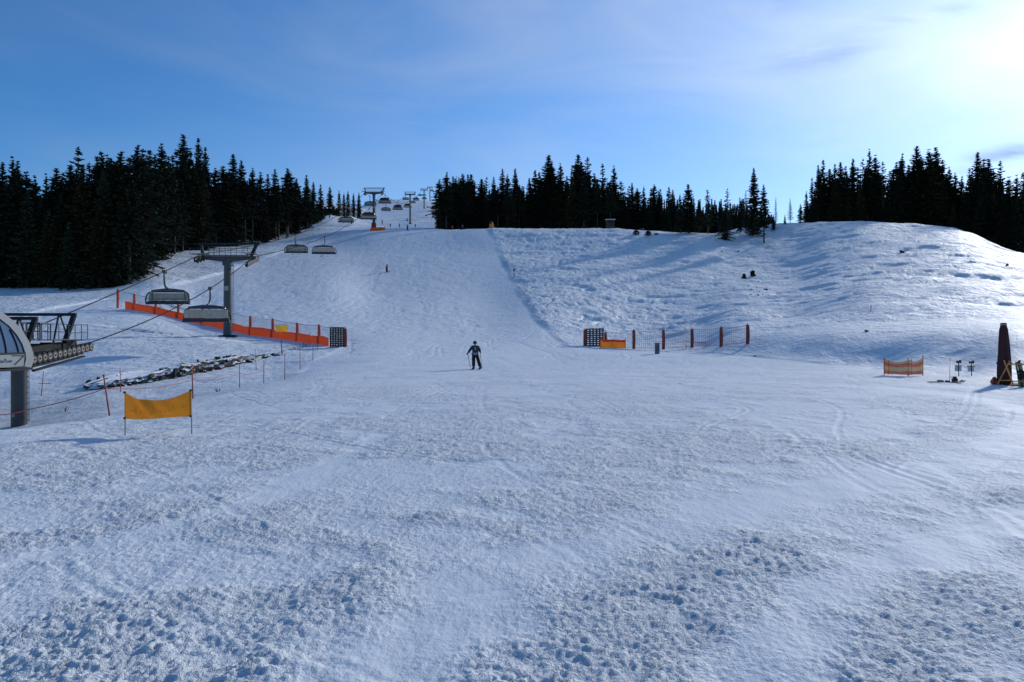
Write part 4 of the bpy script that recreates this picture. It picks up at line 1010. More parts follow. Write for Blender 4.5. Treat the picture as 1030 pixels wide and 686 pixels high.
for (bx, by), (tx, ty), Y, lab in stakes:
    p = on(bx, Y) if Y else hit(bx, by, 20, 90)
    t = at(tx, ty, p.y)
    r = empty('marker_stake', p, 0, lab, 'stake', 'red stakes along the piste edge'); d = t - p
    m = MB(); m.tube([-d * .12, d * .5, d], [.030, .028, .024] if 'thick' in lab else [.025, .023, .02], 8); m.build('pole', M['red_post'], r, smooth=True)
    m = MB(); m.tube([d * .985, d * 1.01], .032, 8); m.build('cap', M['black'], r)
    if 'crossbar' in lab: m = MB(); m.tube([d * .52 + Vector((-.25, -.03, 0)), d * .52 + Vector((.55, -.03, .0))], .018, 6); m.build('crossbar', M['red_post'], r)
    stp.append((p, d))
def rope(pts, label, sag=.12):
    m = MB(); out = []
    for a, b in zip(pts[:-1], pts[1:]):
        for i in range(12):
            t = i / 12; q = a.lerp(b, t); q.z -= 4 * sag * t * (1 - t); out.append(q)
    out.append(pts[-1]); m.tube(out, .014, 5); tag(m.build('boundary_rope', M['red_post'], smooth=True), label, 'rope')
s0 = stp[0]; rope([at(-8, 417, 24.5), at(30, 411.5, 25.5), s0[0] + s0[1] * .68], 'thin red rope running from the left picture edge to the leaning stake', .06)
rope([s0[0] + s0[1] * .68, stp[3][0] + stp[3][1] * .55, stp[4][0] + stp[4][1] * .6, stp[5][0] + stp[5][1] * .6], 'thin red rope strung behind the yellow banner from stake to stake', .15)
p = hit(283.8, 356.6, 40, 90); m = MB(); d = at(282.8, 343, p.y) - p; r = empty('marker_stake', p, 0, 'dark grey stake between the rocks and the orange fence', 'stake'); m.tube([-d * .1, d], [.045, .035], 7); m.build('pole', M['wood_dark'], r)
m = MB(); m.tube([d * .98, d * 1.03], .05, 7); m.build('cap', M['black'], r)
p = hit(517, 279, 100, 230); r = empty('piste_marker', p, 0, 'small dark red piste marker pole on the edge of the prepared slope', 'piste marker')
h = 8.5 * p.y / F; m = MB(); m.tube([(0, 0, -.3), (0, 0, h)], .05, 6); m.build('pole', M['wood_dark'], r); m = MB(); m.tube([(0, -.04, h * .72), (0, -.04, h * .98)], .2, 10); m.build('marker_head', M['dark_pad'], r)
# small red lift marker pole right of the left chair (T-shaped post with a red disc)
p = hit(206.5, 331, 60, 120)

# ---------------------------------------------------------------- yellow banner
p = on(159, 18.3); r = empty('cloth_banner', p, 0, 'sagging yellow cloth banner on two thin poles in the near left snow', 'banner'); s = 18.3 / F
xl, xr = (125.4 - 159) * s, (191.8 - 159) * s
def zz(y): return CAMZ + (CY - y) * s - p.z
for x, x2, yt, yb in ((xl, xl, 394, 437.5), (xr, xr + .02, 392, 434.5)):
    m = MB(); m.tube([(x2, .02, zz(yb) - .25), (x, .02, zz(yt))], .014, 8); po = m.build('pole', M['wood_pole'], r, smooth=True)
    for y in (yt + .6, 420.6 if x < 0 else 418.6): m = MB(); m.box((x, .0, zz(y)), (.05, .05, .045)); m.build('clamp', M['black'], po, bevel=.006)
g = []
for i in range(41):
    t = i / 40; x = xl + (xr - xl) * t
    top = 394.5 + (392.4 - 394.5) * t + 9.3 * (1 - abs(2 * t - 1) ** 2.0) ** 1.05 + (1.2 * math.sin(math.pi * min(1, t * 3.2)) if t < .31 else 0)
    bot = 421.2 + (419.0 - 421.2) * t + .5 * math.sin(6 * t) + .7 * math.sin(math.pi * t)
    row = []
    for j in range(15):
        f = j / 14; y = bot + (top - bot) * f
        fold = .05 * math.exp(-((t - .22 - .25 * (1 - f)) / .05) ** 2) * f + .025 * math.sin(7 * t + 2 * f) * math.sin(math.pi * t) + .06 * math.sin(math.pi * t) * math.sin(math.pi * f) - .015 * math.sin(22 * t + 6 * f) * math.sin(math.pi * t)
        row.append((x + (.03 * max(0, t - .9) * 10 * (1 - f)), -fold, zz(y)))
    g.append(row)
m = MB(); m.sheet(g); cl = m.build('cloth', M['yellow'], r, smooth=True, thick=.004)
m = MB(); rg = random.Random(3)                              # faint mirrored print showing through the cloth, not legible
for k in range(11):
    t = .10 + .078 * k; i = int(t * 40); f0 = .42; h = rg.uniform(.13, .2)
    for q in range(3):
        a = Vector(g[i + q // 2][int(14 * f0)]) + Vector((q * .02, -.012, rg.uniform(0, .05))); b = a + Vector((rg.uniform(-.05, .06), 0, rg.choice([.0, h * .6, -h * .4]) + .02)); m.bar(a, b, .007, .004)
m.build('faded_print', M['ink'], cl)

# ---------------------------------------------------------------- rocks in the stream bank
def rock(p, sx, sy, sz, rng):
    m = MB(); m.ball((0, 0, 0), 1, 8, (sx, sy, sz), .30, rng)
    o = m.build('boulder', M['rock']); o.location = p; o.rotation_euler = (rng.uniform(-.45, .45), rng.uniform(-.4, .4), rng.uniform(0, 6)); return o
def stream_bank():
    pts = [(84, 392.5, 386), (100, 391.5, 382.5), (118, 389.5, 381), (135, 387.5, 378.5), (150, 385, 375), (165, 382.5, 371), (180, 379.5, 366.5), (195, 376.5, 363.5), (210, 373.5, 361), (225, 370.5, 359), (240, 366.5, 358), (255, 362.5, 357.2), (272, 358.6, 356.6)]
    g = []; pr = [p[0] for p in pts]
    for i in range(121):
        px = 84 + 188 * i / 120; yb = float(np.interp(px, pr, [p[1] for p in pts])); yt = float(np.interp(px, pr, [p[2] for p in pts]))
        h = hit(px, yb, 43, 80); H = (yb - yt) * h.y / F * (.62 + .22 * float(noise(np.array([px * .11]), np.array([.5]), 61)[0]) + .2 * float(noise(np.array([px * .31]), np.array([.5]), 62)[0]))
        row = []
        for j, (f, dy) in enumerate(((-.25, -.05), (.15, .02), (.5, .10), (.8, .2), (1.0, .5), (1.02, 1.3), (.85, 3.0), (.45, 5.5), (-.12, 8.5))):
            row.append((h.x + .22 * float(noise(np.array([px * .4]), np.array([j * 1.7]), 63)[0]), h.y + dy + .25 * float(noise(np.array([px * .22]), np.array([j * .9]), 64)[0]), h.z + H * f + (gz(h.x, h.y + dy) - h.z if dy > .4 else 0)))
        g.append(row)
    m = MB(); m.sheet(g); o = m.build('stream_bank', M['bank'], smooth=False); tag(o, kind='structure')
stream_bank()
rng = random.Random(12)
line = [(86, 392, 383), (100, 391, 380), (118, 389, 379), (135, 387, 377), (150, 384.5, 373.5), (165, 382, 370), (180, 379, 365), (195, 376, 362), (210, 373, 359), (225, 370, 357.5), (240, 366, 357), (255, 362, 356.5), (268, 358.5, 356.5)]
for px, yb, yt in line:
    rows = max(1, int(round((yb - yt) / 3.7)))
    for j in range(rows):
        for k in range(3):
            x = px + k * 4.8 + rng.uniform(-2, 2) + (3 if j % 2 else 0); y = yb - (j + .35) * (yb - yt) / rows
            if rng.random() < .30: continue
            h = hit(x, y, 43, 80); w = rng.uniform(1.8, 4.6) * h.y / F; sz = rng.uniform(1.6, 3.0) * h.y / F
            o = rock(h + Vector((0, .05, sz * .25)), w, w * .7, sz, rng)
            tag(o, 'dark snow-capped boulder in the stream bank left of the piste', 'rock', 'boulders of the stream bank')

# ---------------------------------------------------------------- plants and stones on the slopes
def twig_tuft(p, h, n, seed, label, dark=False):
    rng = random.Random(seed); r = empty('dry_plant', p, 0, label, 'plant'); m = MB()
    for k in range(n):
        a = rng.uniform(0, 6.28); s = rng.uniform(.1, .5) * h; b = Vector((rng.uniform(-.15, .15) * h, rng.uniform(-.1, .1) * h, -.1))
        t = b + Vector((math.cos(a) * s, math.sin(a) * s, h * rng.uniform(.6, 1))); m.tube([b, b.lerp(t, .6) + Vector((0, 0, .05 * h)), t], [.014, .01, .004], 4)
        q = b.lerp(t, .6); m.tube([q, q + Vector((rng.uniform(-.2, .2), rng.uniform(-.2, .2), .25)) * h], [.008, .003], 3)
    m.build('stems', M['wood_dark'] if dark else M['twig'], r)
twig_tuft(hit(219, 394, 25, 60), .36, 8, 1, 'small dry plant in the snow below the third and fourth stakes')
twig_tuft(hit(66, 414, 20, 60), .45, 6, 2, 'thin dry stalks between the station column and the leaning stake')
for i, x in enumerate((296, 300, 304.5, 308.5, 306)):
    o = hit(x, 351.5 - .6 * i, 50, 90); twig_tuft(o, .75, 6, 10 + i, 'dry grass stalks in the snow left of the slatted barrier'); col.objects[-1].parent['group'] = 'dry stalks beside the slatted barrier'
def shrub(px, py, hpx, wpx, seed, label, ymin=100):
    p = hit(px, py, ymin, 260); rng = random.Random(seed); r = empty('shrub', p, 0, label, 'shrub'); h = hpx * p.y / F; w = wpx * p.y / F / 2; m = MB(); st_ = MB()
    for k in range(10):
        a = rng.uniform(0, 6.28); st_.tube([(0, 0, -.2), (math.cos(a) * w * .7, math.sin(a) * w * .7, h * rng.uniform(.5, .95))], [.05, .015], 4)
    for k in range(170):
        a = rng.uniform(0, 6.28); q = rng.uniform(.2, 1); z = rng.uniform(.05, 1); c = Vector((math.cos(a) * w * q * (1.15 - z * .7), math.sin(a) * w * q * (1.15 - z * .7), h * z)); d = Vector((rng.uniform(-1, 1), rng.uniform(-1, 1), rng.uniform(-.3, .8))) * .32; e = Vector((rng.uniform(-1, 1), rng.uniform(-1, 1), rng.uniform(-1, 1))) * .16
        m.add([c - d, c + e, c + d, c - e], [(0, 1, 2, 3)])
    st_.build('stems', M['bark'], r); m.build('foliage', M['needles'], r)
shrub(757, 278, 5.5, 6, 1, 'dark little shrub on the open snow left of the hollow'); shrub(748.5, 280, 4, 3.5, 2, 'smaller dark shrub just left of the one above the hollow')
shrub(640, 236, 4, 9, 5, 'low dark scrub at the right end of the middle forest edge', 200)
shrub(652, 237, 4.5, 8, 6, 'low dark scrub between the middle forest and the broad bushy spruce', 200)
for px, py, w, lab in [(770.6, 291.5, 2.6, 'dark stone in the hollow below the little shrub'), (907.5, 254, 3.6, 'flat dark stone alone on the upper right hillside'), (872, 333.5, 2.6, 'dark stone at the foot of the right-hand hump, beside a thin stake'),
                    (763, 297, 1.6, 'tiny dark stone lowest in the hollow'), (742.5, 253, 1.5, 'tiny dark stone on the snow below the low spruce thicket'), (726, 253, 1.2, 'tiny dark stone left of another below the low spruce thicket'), (646, 231, 2.8, 'snowy rock at the right end of the middle forest'), (660, 236, 3.2, 'snowy rock between the two low scrub patches and the bushy spruce'), (1013, 267, 2.6, 'dark stone on the steep snow below the right-hand forest'), (760, 358.5, 1.8, 'flat dark stone in the shaded trough right of the thin red net fence')]:
    p = hit(px, py, 55, 260); s = w * p.y / F; o = rock(p + Vector((0, 0, s * .15)), s, s * .7, s * .42, rng); tag(o, lab, 'rock')
for i, (dx, dy) in enumerate([(-6, 0), (-3, 3), (2, 1), (5, 5), (9, 3), (4, -5), (-1, 7), (8, 8), (12, 6), (0, -3), (14, 9), (-4, 8)]):
    p = hit(759 + dx, 288 + dy, 100, 260); s = rng.uniform(.5, 1.0) * p.y / F; o = rock(p, s, s * .7, s * .5, rng); tag(o, 'little dark stone strewn in the snowy hollow below the shrub', 'rock', 'stones strewn in the hollow')
p = hit(875.7, 329, 80, 150); r = empty('marker_stake', p, 0, 'thin dark stake at the foot of the right-hand hump', 'stake'); m = MB(); m.tube([(0, 0, -.3), (.05, 0, 6.5 * p.y / F)], .035, 6); m.build('pole', M['wood_dark'], r); m = MB(); m.tube([(.05, 0, 6.3 * p.y / F), (.05, 0, 6.8 * p.y / F)], .05, 6); m.build('cap', M['black'], r)

# ---------------------------------------------------------------- things at the right edge
def striped_net():
    Y = 41.5; s = Y / F; o = on(908, Y); r = empty('safety_net', o, 0, 'short orange and yellow striped net fence with five thin posts at the right', 'safety net')
    P_ = [(889.3, 363, 380.5, 0), (906.8, 365.5, 383, -.7), (929.3, 360.3, 380.8, .1)]
    q = []
    for px, yt, yb, dy in P_:
        x = (px - 908) * s; z0 = CAMZ + (CY - yb) * s - o.z; z0 = gz(o.x + x, Y + dy) - o.z; q.append((Vector((x, dy, z0)), (yb - yt) * s))
    for (b, h) in q + [(Vector(((902 - 908) * s, .9, gz(o.x + (902 - 908) * s, Y + .9) - o.z)), .78), (Vector(((925.6 - 908) * s, .9, gz(o.x + 17.6 * s, Y + .9) - o.z)), .85)]:
        m = MB(); m.tube([b - Vector((0, 0, .2)), b + Vector((0, 0, h))], .022, 7); m.build('post', M['red_post'], r)
    bands = [(0.02, .26, 'stripe_o', .26), (.26, .56, 'stripe_y', .54), (.56, .80, 'stripe_o', .75), (.80, .97, 'stripe_y', .93)]
    for f0, f1, mt, _ in bands:
        gg = []; uu = []
        for k in range(2):
            for i in range(13):
                t = i / 12; b = q[k][0].lerp(q[k + 1][0], t); h = q[k][1] * (1 - t) + q[k + 1][1] * t; sg = (.20 if k else .16) * math.sin(math.pi * t)
                zt = h * .97 - sg; z0 = .06; row = []; ur = []
                for f in (f0, (f0 + f1) / 2, f1): row.append((b.x, b.y - .03 - .04 * math.sin(9 * t), b.z + z0 + (zt - z0) * f)); ur.append((b.x, row[-1][2]))
                gg.append(row); uu.append(ur)
        m = MB(); m.sheet(gg, uu); m.build('net_stripe', M[mt], r)
striped_net()
def waymark(px, yb, yt, Y, lab, wide):
    p = on(px, Y); s = Y / F; r = empty('waymark_post', p, 0, lab, 'signpost'); h = CAMZ + (CY - yt) * s - p.z
    m = MB(); m.tube([(0, 0, -.2), (0, 0, h * .9)], .022, 7); m.build('post', M['wood_dark'], r)
    m = MB(); m.box((-.05, 0, h * .90), (.14, .12, .13)); m.box((.07, -.02, h * .93), (.10, .12, .16)); m.build('head', M['brown'], r, bevel=.02)
    m = MB(); m.box((0, .05, h * .48), (.36, .02, h * .34)); m.build('panel', M['pale'], r)
    m = MB(); m.bar((-.2 * wide, .03, h * .66), (.2 * wide, .03, h * .66), .05, .05); m.build('crosspiece', M['wood_pole'], r)
waymark(964.3, 379, 362.5, 41.5, 'left one of two short posts with brown heads and pale panels', .9)
waymark(977.2, 377, 363, 42.5, 'right one of two short posts with brown heads and pale panels', 1.1)
p = on(955.2, 37.3); r = empty('thin_pole', p, 0, 'very thin dark pole stuck in the snow left of the two short posts', 'pole'); m = MB(); m.tube([(0, 0, -.2), (.02, 0, 1.08)], [.012, .009], 6); m.build('shaft', M['black'], r); m = MB(); m.ball((.02, 0, 1.08), .02, 6); m.build('tip', M['black'], r)
def bag(px, Y, w, h, mt, top, lab, name='rucksack'):
    p = on(px, Y); r = empty(name, p, .2, lab, 'bag'); m = MB(); m.ball((0, 0, h * .36), 1, 12, (w * .5, w * .36, h * .42), .07, rng); m.build('body', M[mt], r, smooth=True)
    m = MB(); m.ball((.02, 0, h * .78), 1, 10, (w * .28, w * .25, h * .24), .06, rng); m.build('top_flap', M[top], r, smooth=True)
    for s in (-1, 1): m = MB(); m.tube([(s * w * .2, -w * .3, h * .1), (s * w * .22, -w * .45, h * .4), (s * w * .16, -w * .25, h * .75)], .02, 5); m.build('strap', M['black'], r)
bag(960, 36.4, .30, .27, 'brown', 'black', 'dark brown rucksack lying on the snow by the thin pole'); bag(999.8, 36.3, .36, .36, 'orange_red', 'brown', 'red rucksack with a dark top leaning by the foot of the maroon umbrella')
def snow_skis(px, Y, lab):
    p = on(px, Y); r = empty('ski_pair', p, .0, lab, 'skis')
    for dy in (0, .18):
        m = MB(); g = []
        for i in range(13):
            t = -1 + 2 * i / 12; x = t * .82; z = .03 + (.10 * max(0, t - .8) / .2 if t > .8 else 0); w = .05 - .012 * math.cos(t * 3.1); zz_ = gz(p.x + x, p.y + dy) - p.z; g.append([(x, dy - w, z + zz_), (x, dy + w, z + zz_)])
        m.sheet(g); sk = m.build('ski', M['black'], r, thick=.02)
        m = MB(); m.box((-.28, dy, .09), (.18, .07, .09)); m.box((.06, dy, .08), (.12, .07, .08)); m.build('binding', M['navy'], sk, bevel=.01)
snow_skis(953, 35.8, 'pair of dark skis lying on the snow in front of the brown rucksack')

# folded umbrella
p = on(1010.5, 36.6); s = 36.6 / F; r = empty('folded_umbrella', p, 0, 'tall folded maroon umbrella standing in the snow at the right edge', 'umbrella')
Ht = CAMZ + (CY - 325.6) * s - p.z
m = MB(); m.tube([(0, 0, -.3), (-.05, 0, Ht * .99)], .03, 8); m.build('pole', M['steel'], r)
prof_u = [(.26, .02), (.30, .15), (.315, .4), (.31, .8), (.29, 1.2), (.262, 1.7), (.225, 2.2), (.185, 2.65), (.155, Ht - .16), (.145, Ht - .06)]
m = MB(); n = 40
vs = []; fs = []
for i, (q, z) in enumerate(prof_u):
    for k in range(n):
        a = 2 * math.pi * k / n; w = .93 * q * (1 + .09 * math.sin(8 * a + .7 * z) + .05 * math.sin(13 * a - z * 1.3)); vs.append((w * math.cos(a) - .05 * z / Ht, w * math.sin(a) * .9, z))
for i in range(len(prof_u) - 1):
    for k in range(n): fs.append((i * n + k, i * n + (k + 1) % n, (i + 1) * n + (k + 1) % n, (i + 1) * n + k))
fs.append(tuple((len(prof_u) - 1) * n + k for k in range(n)))
m.add(vs, fs); can = m.build('canopy', M['maroon'], r, smooth=True)
m = MB(); m.tube([(-.05, 0, Ht - .05), (-.05, 0, Ht + .04)], [.15, .12], 14); m.build('cap', M['steel'], r)
m = MB(); m.lathe([(.325, .98), (.33, 1.02), (.325, 1.06)], (-.017, 0, 0), 30); m.build('tie_strap', M['maroon'], can)
m = MB(); m.box((0, 0, .02), (.9, .9, .12)); m.build('base', M['steel_dark'], r)

# wooden ski rack
p = on(1022, 35.6); s = 35.6 / F; r = empty('ski_rack', p, 0, 'orange wooden ski rack with crossed legs at the right picture edge', 'ski rack')
def xz(px, py): return ((px - 1022) * s, CAMZ + (CY - py) * s - p.z)
for off in (0, 46):
    for (ax, ay), (bx, by), dy in (((1010.6, 362.5), (1018.8, 393.3), -.25), ((1014.9, 362.8), (1003.8, 391.3), .25)):
        a = xz(ax + off, ay); b = xz(bx + off, by); m = MB(); m.bar((a[0], -dy * .25, a[1]), (b[0], dy, b[1] - .05), .095, .06); m.build('leg', M['wood'], r, bevel=.008)
    a = xz(1006 + off, 382.6); b = xz(1016 + off, 382.6); m = MB(); m.bar((a[0], 0, a[1]), (b[0], 0, b[1]), .09, .05); m.build('tie_beam', M['wood'], r, bevel=.006)
for y, dy in ((366.3, -.1), (383.0, -.34)):
    a = xz(1013, y); b = xz(1064, y); m = MB(); m.bar((a[0], dy, a[1]), (b[0], dy, b[1]), .075, .055); m.build('rail', M['wood'], r, bevel=.008)
def leaning_ski(px, yt, lean, mt, lab, grp=None):
    x = (px - CX) * s; q = Vector((x, 35.6 - .45, gz(x, 35.15))); rr_ = empty('ski', q, 0, lab, 'ski', grp); h = CAMZ + (CY - yt) * s - q.z; m = MB(); g = []
    for i in range(12):
        t = i / 11; w = .055 - .015 * math.sin(math.pi * t); z = t * h; y = .42 * t - (.08 * max(0, t - .88) / .12); xx = lean * t; g.append([(xx - w, y, z), (xx + w, y, z)])
    m.sheet(g); m.build('blade', M[mt], rr_, thick=.02); m = MB(); m.box((lean * .42, .42 * .42 - .05, h * .42), (.08, .08, .26)); m.box((lean * .6, .42 * .6 - .05, h * .6), (.08, .07, .12)); m.build('binding', M['black'], rr_, bevel=.01)
for px, yt, ln, mt, lab in [(1019.6, 363.5, .08, 'ski_green', 'yellow-green ski leftmost on the wooden rack'), (1021.6, 362.5, .10, 'black', 'black ski second from the left on the wooden rack'), (1024.3, 362, .0, 'ski_green', 'yellow-green ski third on the wooden rack'), (1026.5, 364.5, -.03, 'ski_white', 'pale grey ski rightmost on the wooden rack')]: leaning_ski(px, yt, ln, mt, lab)
q = on(1026, 36.3); m = MB(); m.box((0, 0, .04), (1.5, 1.1, .07)); o = m.build('rubber_mat', M['rubber'], bevel=.01); o.location = q; tag(o, 'dark mat on the snow under the wooden ski rack', 'mat')

# ---------------------------------------------------------------- crest: hut on stilts, snow gun, marker
p = on(613.8, 238.5); s = 238.5 / F; r = empty('raised_hide', p, 0, 'dark wooden hut on short stilts at the edge of the middle forest', 'hut'); h = 11.2 * s; w = 8.6 * s
m = MB(); m.box((0, 0, h * .58), (w * .9, w * .8, h * .62)); m.build('wall', M['wood_dark'], r)
m = MB(); m.box((0, -.1, h * .96), (w * 1.1, w * 1.1, .14), Matrix.Rotation(.10, 3, 'X')); m.build('roof', M['snow_cap'], r)
m = MB(); m.box((0, -w * .41, h * .68), (w * .55, .04, h * .16)); m.build('window', M['black'], r)
for x in (-.4, .4):
    for y in (-.33, .33): m = MB(); m.tube([(x * w, y * w, -.4), (x * w, y * w, h * .3)], .09, 6); m.build('leg', M['wood_dark'], r)
p = on(494.5, 232.0); s = 233 / F; r = empty('snow_gun', p, .5, 'amber snow gun with a pale drum standing on the crest at the forest edge', 'snow gun')
m = MB(); m.tube([(-.5, -.75, 1.75), (-.35, -.45, 1.7), (.45, .75, 1.5)], [.42, .46, .40], 16); m.build('drum', M['white_panel'], r); m = MB(); m.tube([(-.52, -.78, 1.755), (-.44, -.62, 1.74)], [.46, .47], 16); m.build('nozzle_ring', M['steel_dark'], r)
for x, y in ((-1.1, -.5), (1.2, -.3), (.2, 1.0)): m = MB(); m.bar((x * .1, y * .1, 1.2), (x, y, -.15), .14, .14); m.build('leg', M['amber'], r)
m = MB(); m.box((0, 0, .75), (1.15, .9, .8)); m.box((0, 0, 1.22), (.4, .4, .3)); m.build('housing', M['amber'], r, bevel=.05)
p = on(455, 234); r = empty('piste_marker', p, 0, 'small orange-red marker pole on the crest left of the snow gun', 'piste marker'); m = MB(); m.tube([(0, 0, -.2), (0, 0, 1.1)], .05, 6); m.build('pole', M['wood_dark'], r); m = MB(); m.tube([(0, 0, .45), (0, 0, 1.1)], .17, 10); m.build('marker_head', M['red_pad'], r)
GLOW1, GLOW2, VEIL, CLOUD, SKY, SUN, EXPO, WB = 2.4, 2.0, 4.0, (3.0, 4.2, 6.6), .12, 2.35, 0.06, 6350
# ---------------------------------------------------------------- people
def skin_mesh(name, pts, edges, rad, m, parent, root=0, sub=2):
    me = bpy.data.meshes.new(name); me.from_pydata([tuple(p) for p in pts], edges, []); o = bpy.data.objects.new(name, me); col.objects.link(o)
    sk = o.modifiers.new('skin', 'SKIN'); sk.use_smooth_shade = True
    for i, v in enumerate(me.skin_vertices[0].data):
        r = rad[i]; v.radius = r if isinstance(r, tuple) else (r, r); v.use_root = (i == root)
    sb = o.modifiers.new('sub', 'SUBSURF'); sb.levels = sub; sb.render_levels = sub
    dg = bpy.context.evaluated_depsgraph_get(); e = o.evaluated_get(dg); nm = bpy.data.meshes.new_from_object(e); nm.name = name
    o.modifiers.clear(); o.data = nm; bpy.data.meshes.remove(me); nm.materials.clear(); nm.materials.append(m); nm.polygons.foreach_set('use_smooth', [True] * len(nm.polygons)); o.parent = parent
    return o
def person(loc, rz, label, jacket, trousers, helmet='black', pose='ski', detail=True, scale=1.0):
    root = empty('person', loc, rz, label, 'person'); root.scale = (scale,) * 3
    V = Vector
    if pose == 'ski':      # weight on one leg, the other pushed out; one arm out with its pole, the other bent
        J = dict(pel=V((0, .04, .98)), wai=V((.01, .0, 1.14)), che=V((.0, -.05, 1.36)), nec=V((-.01, -.07, 1.52)), hea=V((-.02, -.11, 1.66)),
                 sl=V((-.19, -.05, 1.44)), el=V((-.36, -.10, 1.22)), hl=V((-.49, -.24, 1.03)), sr=V((.19, -.04, 1.44)), er=V((.31, .02, 1.20)), hr=V((.30, -.22, 1.12)),
                 pl=V((-.10, .03, .93)), kl=V((-.11, -.07, .54)), fl=V((-.10, .02, .13)), pr=V((.10, .03, .93)), kr=V((.21, -.06, .53)), fr=V((.33, .0, .13)))
    else:                  # plain stance seen from afar
        J = dict(pel=V((0, .04, .98)), wai=V((0, 0, 1.14)), che=V((0, -.06, 1.36)), nec=V((0, -.09, 1.52)), hea=V((0, -.13, 1.66)),
                 sl=V((-.19, -.05, 1.44)), el=V((-.29, -.08, 1.20)), hl=V((-.26, -.32, 1.06)), sr=V((.19, -.05, 1.44)), er=V((.29, -.08, 1.20)), hr=V((.26, -.32, 1.06)),
                 pl=V((-.10, .03, .93)), kl=V((-.13, -.10, .54)), fl=V((-.14, .02, .13)), pr=V((.10, .03, .93)), kr=V((.13, -.10, .54)), fr=V((.14, .02, .13)))
    names = list(J); idx = {n: i for i, n in enumerate(names)}
    E = [('pel', 'wai'), ('wai', 'che'), ('che', 'nec'), ('nec', 'hea'), ('che', 'sl'), ('sl', 'el'), ('el', 'hl'), ('che', 'sr'), ('sr', 'er'), ('er', 'hr'), ('pel', 'pl'), ('pl', 'kl'), ('kl', 'fl'), ('pel', 'pr'), ('pr', 'kr'), ('kr', 'fr')]
    rd = dict(pel=.13, wai=.115, che=.14, nec=.055, hea=.085, sl=.065, el=.045, hl=.032, sr=.065, er=.045, hr=.032, pl=.09, kl=.06, fl=.04, pr=.09, kr=.06, fr=.04)
    pts = [J[n] for n in names]; ed = [(idx[a], idx[b]) for a, b in E]; rad = [rd[n] for n in names]
    if detail:             # face: nose, chin and ears grown out of the same skin
        def extra(p, par, r): pts.append(p); rad.append(r); ed.append((par, len(pts) - 1))
        extra(J['hea'] + V((0, .0, .10)), idx['hea'], .075); extra(J['hea'] + V((0, -.105, -.015)), idx['hea'], .018); extra(J['hea'] + V((0, -.075, -.075)), idx['hea'], .03)
    skin_mesh('body', pts, ed, rad, M['skin'], root)
    def sub(nm, keys, E2, r2, m, s=2):
        ii = {k: i for i, k in enumerate(keys)}
        return skin_mesh(nm, [J[k] if k in J else EX[k] for k in keys], [(ii[a], ii[b]) for a, b in E2], [r2[k] for k in keys], m, root, sub=s)
    EX = {'hip': J['pel'] + V((0, 0, -.03)), 'cl': J['hl'].lerp(J['el'], .16), 'cr': J['hr'].lerp(J['er'], .16), 'col': J['nec'] + V((0, .0, -.02)), 'al': J['fl'] + V((0, .0, -.01)), 'ar': J['fr'] + V((0, 0, -.01))}
    sub('jacket', ['wai', 'hip', 'che', 'col', 'sl', 'el', 'cl', 'sr', 'er', 'cr'], [('wai', 'hip'), ('wai', 'che'), ('che', 'col'), ('che', 'sl'), ('sl', 'el'), ('el', 'cl'), ('che', 'sr'), ('sr', 'er'), ('er', 'cr')],
        dict(wai=(.205, .16), hip=(.215, .175), che=(.215, .17), col=.10, sl=.115, el=.09, cl=.075, sr=.115, er=.09, cr=.075), jacket)
    sub('trousers', ['pel', 'pl', 'kl', 'al', 'pr', 'kr', 'ar'], [('pel', 'pl'), ('pl', 'kl'), ('kl', 'al'), ('pel', 'pr'), ('pr', 'kr'), ('kr', 'ar')], dict(pel=.17, pl=.14, kl=.115, al=.115, pr=.14, kr=.115, ar=.115), trousers)
    m = MB(); hc = J['hea'] + V((0, .02, .06)); m.ball(hc, .142, 16, (.92, 1.05, .88)); hm = m.build('helmet', M[helmet], root, smooth=True)
    if detail:
        m = MB(); m.box(J['hea'] + V((0, -.115, .05)), (.17, .05, .07)); m.build('goggles', M['bubble'], hm, bevel=.02)
    for k, f in (('fl', -1), ('fr', 1)):
        c = J[k]; m = MB(); m.tube([c + V((0, .03, .22)), c + V((0, .02, .08)), c + V((0, 0, -.02))], [.075, .07, .065], 10); m.box(c + V((0, -.07, -.055)), (.11, .30, .11)); m.build('ski_boot', M['black'], root, bevel=.02)
    if detail:
        for hk, ek, s in (('hl', 'el', -1), ('hr', 'er', 1)):      # gloves with five fingers closed round the grips
            h = J[hk]; d = (h - J[ek]).normalized(); up = V((0, 0, 1)); sd = d.cross(up).normalized(); dn = sd.cross(d).normalized()
            P2 = [h - d * .05, h + d * .03]; R2 = [.038, .04]; E2 = [(0, 1)]
            for k in range(4):
                b = len(P2); o_ = (k - 1.5) * .024; L = (.036, .042, .04, .032)[k]
                P2 += [h + d * .065 + dn * o_ * 1.0, h + d * (.065 + L) + dn * o_ + sd * s * -.02, h + d * (.06 + L * .8) + dn * o_ + sd * s * -.055, h + d * .045 + dn * o_ + sd * s * -.06]; R2 += [.015, .014, .013, .011]; E2 += [(1, b), (b, b + 1), (b + 1, b + 2), (b + 2, b + 3)]
            b = len(P2); P2 += [h + d * .01 + up * .035 - sd * s * .02, h + d * .045 + up * .05 - sd * s * .045]; R2 += [.016, .014]; E2 += [(0, b), (b, b + 1)]
            skin_mesh('glove', P2, E2, R2, M['black'], root, root=1, sub=1)
    return root, J
